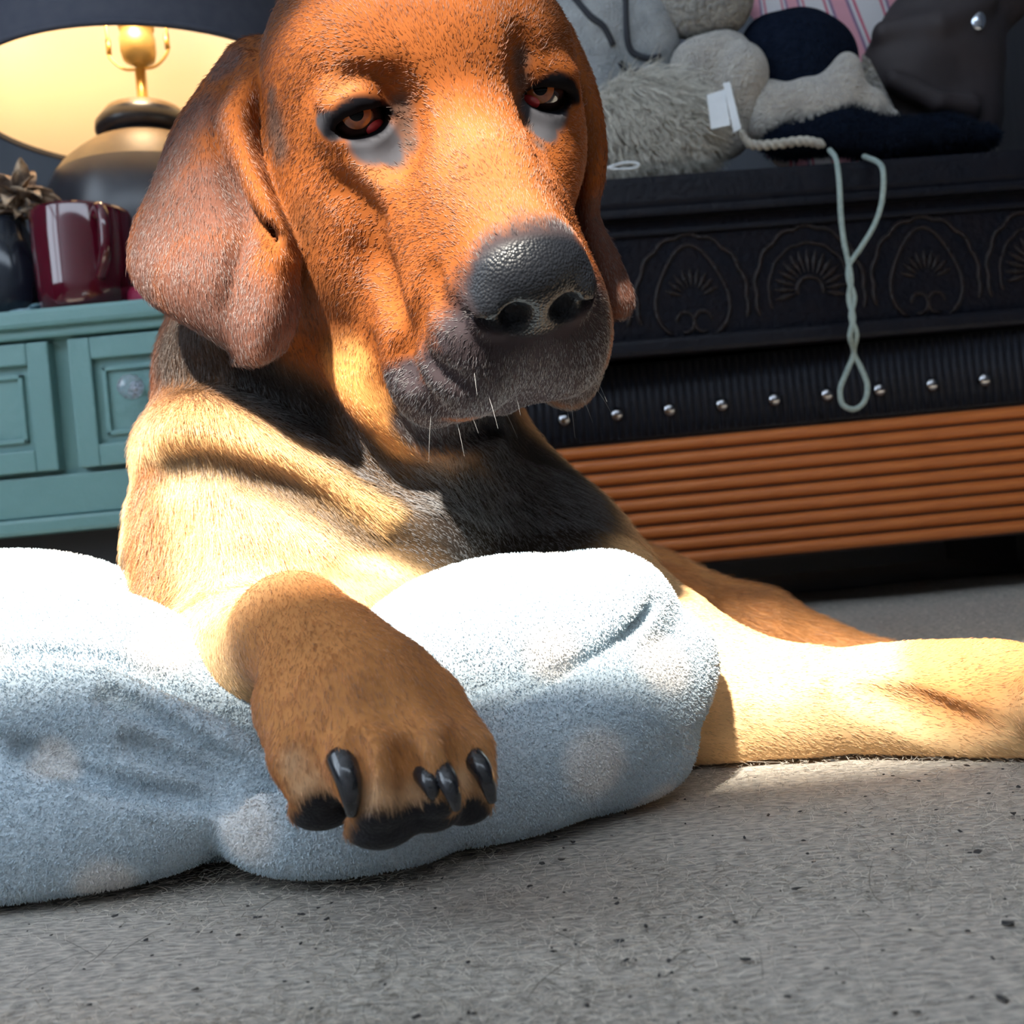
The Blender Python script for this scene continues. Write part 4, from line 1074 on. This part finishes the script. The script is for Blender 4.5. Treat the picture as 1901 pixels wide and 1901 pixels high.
# ---- eyes
def ball(name, c, r, pole, mats, cuts, parent, seg=40, rings=28):
    z = np.asarray(pole) / vlen(pole); x = np.cross(z, (0, 0, 1.)); x /= vlen(x); y = np.cross(z, x)
    V = []; Fq = []; mi = []
    for i in range(rings + 1):
        th = math.pi * (i / rings) ** 1.3 if i else 1e-4
        for j in range(seg):
            ph = 2 * math.pi * j / seg
            rr = r * (1 + .045 * max(0, 1 - (th / .75) ** 2))
            V.append(c + rr * (math.cos(th) * z + math.sin(th) * (math.cos(ph) * x + math.sin(ph) * y)))
    for i in range(rings):
        th = math.pi * ((i + .5) / rings) ** 1.3
        k = sum(th > q for q in cuts)
        for j in range(seg):
            Fq.append((i * seg + j, i * seg + (j + 1) % seg, (i + 1) * seg + (j + 1) % seg, (i + 1) * seg + j)); mi.append(k)
    o = mesh_object(name, V, Fq, None)
    for m in mats: o.data.materials.append(m)
    o.data.polygons.foreach_set('material_index', np.array(mi, np.int32)); o.data.update()
    adopt(o, parent)
    return o
m_pupil = mat('pupil', (.002, .002, .003), .06, coat=.15, spec=.12)
m_iris = mat('iris', (.40, .125, .030), .12, (.26, .07, .02), 260, coat=1.0)
m_sclera = mat('eye_white', (.028, .016, .014), .10, (.05, .02, .018), 90, coat=1.0)
m_haw = mat('haw', (.70, .05, .06), .25, (.55, .03, .04), 200, coat=.8)
for (px, py), c in zip(((661, 210), (1003, 163)), EYES):
    v = W(px, py, 1) - CAM; v /= vlen(v); o = CAM - c
    bq = float(o @ v); t = -bq - math.sqrt(max(bq * bq - (float(o @ o) - .0168 ** 2), 0))
    gaze = CAM + t * v - c
    eye = ball('eye', c, .0165, gaze, [m_pupil, m_iris, m_sclera], (.22, .54), dog)
    eye['label'] = 'amber brown eye looking up'
for (px, py), c in zip(((700, 238), (981, 190)), EYES):
    v = W(px, py, 1) - CAM; v /= vlen(v); o = CAM - c
    bq = float(o @ v); disc = bq * bq - (float(o @ o) - .0168 ** 2)
    q = CAM + (-bq - math.sqrt(max(disc, 0))) * v; n = (q - c) / vlen(q - c)
    ux = np.cross(n, HB[:, 2]); ux /= vlen(ux); uz = np.cross(ux, n)
    bm = bmesh.new(); bmesh.ops.create_uvsphere(bm, u_segments=20, v_segments=12, radius=1)
    Mx = Matrix([[ux[i] * .0068, n[i] * .0030, uz[i] * .0046, (c + n * .0152)[i]] for i in range(3)] + [[0, 0, 0, 1]])
    bmesh.ops.transform(bm, matrix=Mx, verts=bm.verts)
    o = bm_object('third_eyelid', bm, m_haw, dog, True); o['label'] = 'red inner corner of the eye'

# ---- claws
m_claw = mat('claw', (.012, .014, .018), .22, (.03, .03, .035), 300, coat=.4)
e_ = W(1960, 1325, .60)
for dy, dl in ((-.030, .046), (-.011, .058), (.010, .056), (.029, .044)):
    q_ = e_ + np.array([dl, dy * 1.08, -.002])
    tube_object('claw', smooth_line([q_ + (.006, 0, .008), q_ + (.016, 0, .009), q_ + (.024, 0, .003), q_ + (.028, 0, -.006)], 4), .0046 * (1 - .62 * np.linspace(0, 1, 13) ** 1.6), m_claw, dog)
for pts, r0 in (([(632, 1405), (645, 1440), (652, 1478), (653, 1512)], .0064), ([(782, 1428), (795, 1448), (802, 1466), (805, 1482)], .0052),
                ([(818, 1425), (832, 1452), (842, 1478), (848, 1502)], .0048), ([(872, 1400), (892, 1425), (905, 1455), (914, 1488)], .0052)):
    d = float((f.hit(*pts[0]) - CAM) @ FWD)
    P = [W(x, y, d + o_) for (x, y), o_ in zip(pts, (.006, -.0020, -.0048, -.0028))]
    P = smooth_line(P, 5); n = len(P)
    tube_object('claw', P, r0 * (1 - .62 * np.linspace(0, 1, n) ** 1.6), m_claw, dog)

# ---- coat of short hair
flow_pts = [(HL(0, .13, -.03), HB @ (0, -1, .5)), (HL(0, .06, 0), HB @ (0, -1, .1)), (HL(0, 0, .03), HB @ (0, -1, .3)),
            (HL(0, -.05, .08), HB @ (0, -1, 0)),
            (HL(-.06, .03, -.08), HB @ (-.3, -.8, -.5)), (HL(.06, .03, -.08), HB @ (.3, -.8, -.5)),
            (HL(-.05, .08, -.12), HB @ (-.3, -.5, -.8)), (HL(.05, .08, -.12), HB @ (.3, -.5, -.8)),
            (HL(0, .12, -.12), HB @ (0, -.2, -1)), (HL(-.07, -.03, -.02), HB @ (-.4, -.8, -.5)), (HL(.07, -.03, -.02), HB @ (.4, -.8, -.5)),
            (W(430, 120, .63), (-.5, 0, -1)), (W(350, 330, .63), (-.15, 0, -1)), (W(330, 500, .62), (.1, 0, -1)), (W(490, 600, .6), (.05, 0, -1)),
            (W(470, 330, .60), (.25, 0, -1)), (W(1110, 300, .66), (.1, 0, -1)), (W(1140, 520, .67), (.2, 0, -1)),
            (W(350, 750, .66), (.25, .1, -1)), (W(550, 880, .64), (.7, 0, -.8)), (W(750, 980, .66), (.9, 0, -.5)), (W(300, 1050, .66), (-.1, .1, -1)),
            (W(500, 1020, .65), (.4, 0, -1)), (W(700, 1100, .65), (.6, 0, -.8)), (W(680, 760, .62), (.6, 0, -.9)), (W(900, 900, .68), (.3, .2, -1)),
            (W(1150, 1000, .70), (.8, 0, -.7)), (W(1300, 1250, .64), (1, 0, -.2)), (W(1600, 1300, .60), (1, 0, -.1)), (W(1450, 1150, .8), (1, 0, -.4)),
            (W(540, 1110, .49), (.3, -.8, -.6)), (W(620, 1220, .45), (.4, -.6, -.8)), (W(700, 1380, .415), (.3, -.3, -1)), (W(850, 1380, .425), (.5, -.2, -1)), (W(560, 1420, .42), (0, -.2, -1))]
FP = np.array([q[0] for q in flow_pts]); FD = np.array([np.asarray(q[1], float) / vlen(np.asarray(q[1], float)) for q in flow_pts])
def grow(p, n, length, lay, spread, k=4):
    w = 1.0 / (((p[:, None, :] - FP[None]) ** 2).sum(-1) + 4e-4) ** 1.6
    T = (w[..., None] * FD[None]).sum(1)
    T = T + spread * rng.normal(size=T.shape) * np.linalg.norm(T, axis=1, keepdims=True)
    T = T - n * (T * n).sum(1, keepdims=True); T /= np.linalg.norm(T, axis=1, keepdims=True) + 1e-9
    t = np.linspace(0, 1, k)[None, :, None]
    up = (1 - lay)[:, None, None]
    P = p[:, None, :] + length[:, None, None] * (T[:, None, :] * t * (1 - .25 * up) + n[:, None, :] * (up * (1.5 * t - .85 * t * t) + .05 * t))
    return P - n[:, None, :] * .0006
def visible_weight(c, n):
    v = CAM - c; v /= np.linalg.norm(v, axis=1, keepdims=True)
    face = (n * v).sum(1)
    near = 1.0 / (.35 + (np.linalg.norm(c - CAM, axis=1)) ** 2)
    return np.where(face > -.25, 1.0, .10) * near * np.where(c[:, 1] > .95, .25, 1.0)
NH = 420000
hp, hn, _ = scatter(DV.astype(np.float64), DQ, NH, visible_weight)
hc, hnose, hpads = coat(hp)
bare = np.maximum.reduce([hnose, hpads, skin_mask(hp) * .97])
for e0 in EYES: bare = np.maximum(bare, lid_mask(hp, e0, np.linalg.norm(hp - e0, axis=1)))
bare = np.maximum(bare, dabs(hp, [(HL(sx * .0145, .143, -.070), 0, .020) for sx in (-1, 1)], .3))
keep = rng.random(NH) > bare * 1.3
hp, hn, hc = hp[keep], hn[keep], hc[keep]
L, lx, _ = local_masks(hp)
inhead = 1 - smooth01(np.linalg.norm(hp - HO, axis=1), .17, .26)
earm = ear_mask(hp)
length = .0125 - .0082 * inhead; length = np.where(earm > .3, .0046, length)
paw = dabs(hp, [(W(650, 1300, .455), 0, .13)], .3); length = length * (1 - paw) + .0085 * paw
toe = dabs(hp, [(590, 1470, .02), (710, 1500, .022), (800, 1480, .018), (870, 1465, .018)], .6); length = length * (1 - toe) + .0125 * toe
length = np.where((np.linalg.norm(hp - EYES[0], axis=1) < .03) | (np.linalg.norm(hp - EYES[1], axis=1) < .03), .0038, length)
length = np.where((L[:, 1] > .085), .0042, length) * (.7 + .6 * rng.random(len(hp)))
lay = np.clip(.78 + .10 * rng.normal(size=len(hp)), .4, .97)
P = grow(hp, hn, length, lay, .16)
hc = hc * (1 + .22 * rng.normal(size=(len(hc), 1))).clip(.4, 1.9)
mz = (L[:, 1] > .03) & (L[:, 2] < -.07) & ~((L[:, 1] > .118) & (L[:, 2] > -.09)) & (hc.max(1) < .09) & (rng.random(len(hc)) < .5)
hc[mz] = hc[mz] * .4 + np.array((.22, .22, .235)) * .6
grey = rng.random(len(hc)) < .28 * earm + .05
hc[grey] = hc[grey] * .5 + np.array((.22, .19, .18)) * .5
rad = np.array([.00012, .00011, .00008, .00003])[None] * (.8 + .5 * rng.random((len(hp), 1)))
# whiskers
wp = [(905, 730), (930, 750), (1098, 690), (1105, 720), (1080, 735), (1060, 745), (880, 690), (1110, 650), (845, 770), (800, 770), (985, 690), (1040, 700), (950, 700), (870, 760), (1092, 660)]
wr = np.array([f.hit(*q) for q in wp]); wn = f.normal(wr)
wd = wn * .7 + np.array([0.15, -.1, -.8]) + .25 * rng.normal(size=wn.shape); wd /= np.linalg.norm(wd, axis=1, keepdims=True)
tt = np.linspace(0, 1, 4)[None, :, None]
wl = (.010 + .012 * rng.random(len(wr)))[:, None, None]
WP = wr[:, None] + wl * (wd[:, None] * tt + np.array([0, 0, -.3]) * tt ** 2)
P = np.concatenate([P, WP]); rad = np.concatenate([rad, np.tile([.00007, .00006, .00005, .00002], (len(wr), 1))])
hc = np.concatenate([hc, np.tile([.4, .4, .4], (len(wr), 1))])
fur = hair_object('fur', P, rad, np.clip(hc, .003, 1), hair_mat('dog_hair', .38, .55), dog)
tag(fur, kind='stuff')
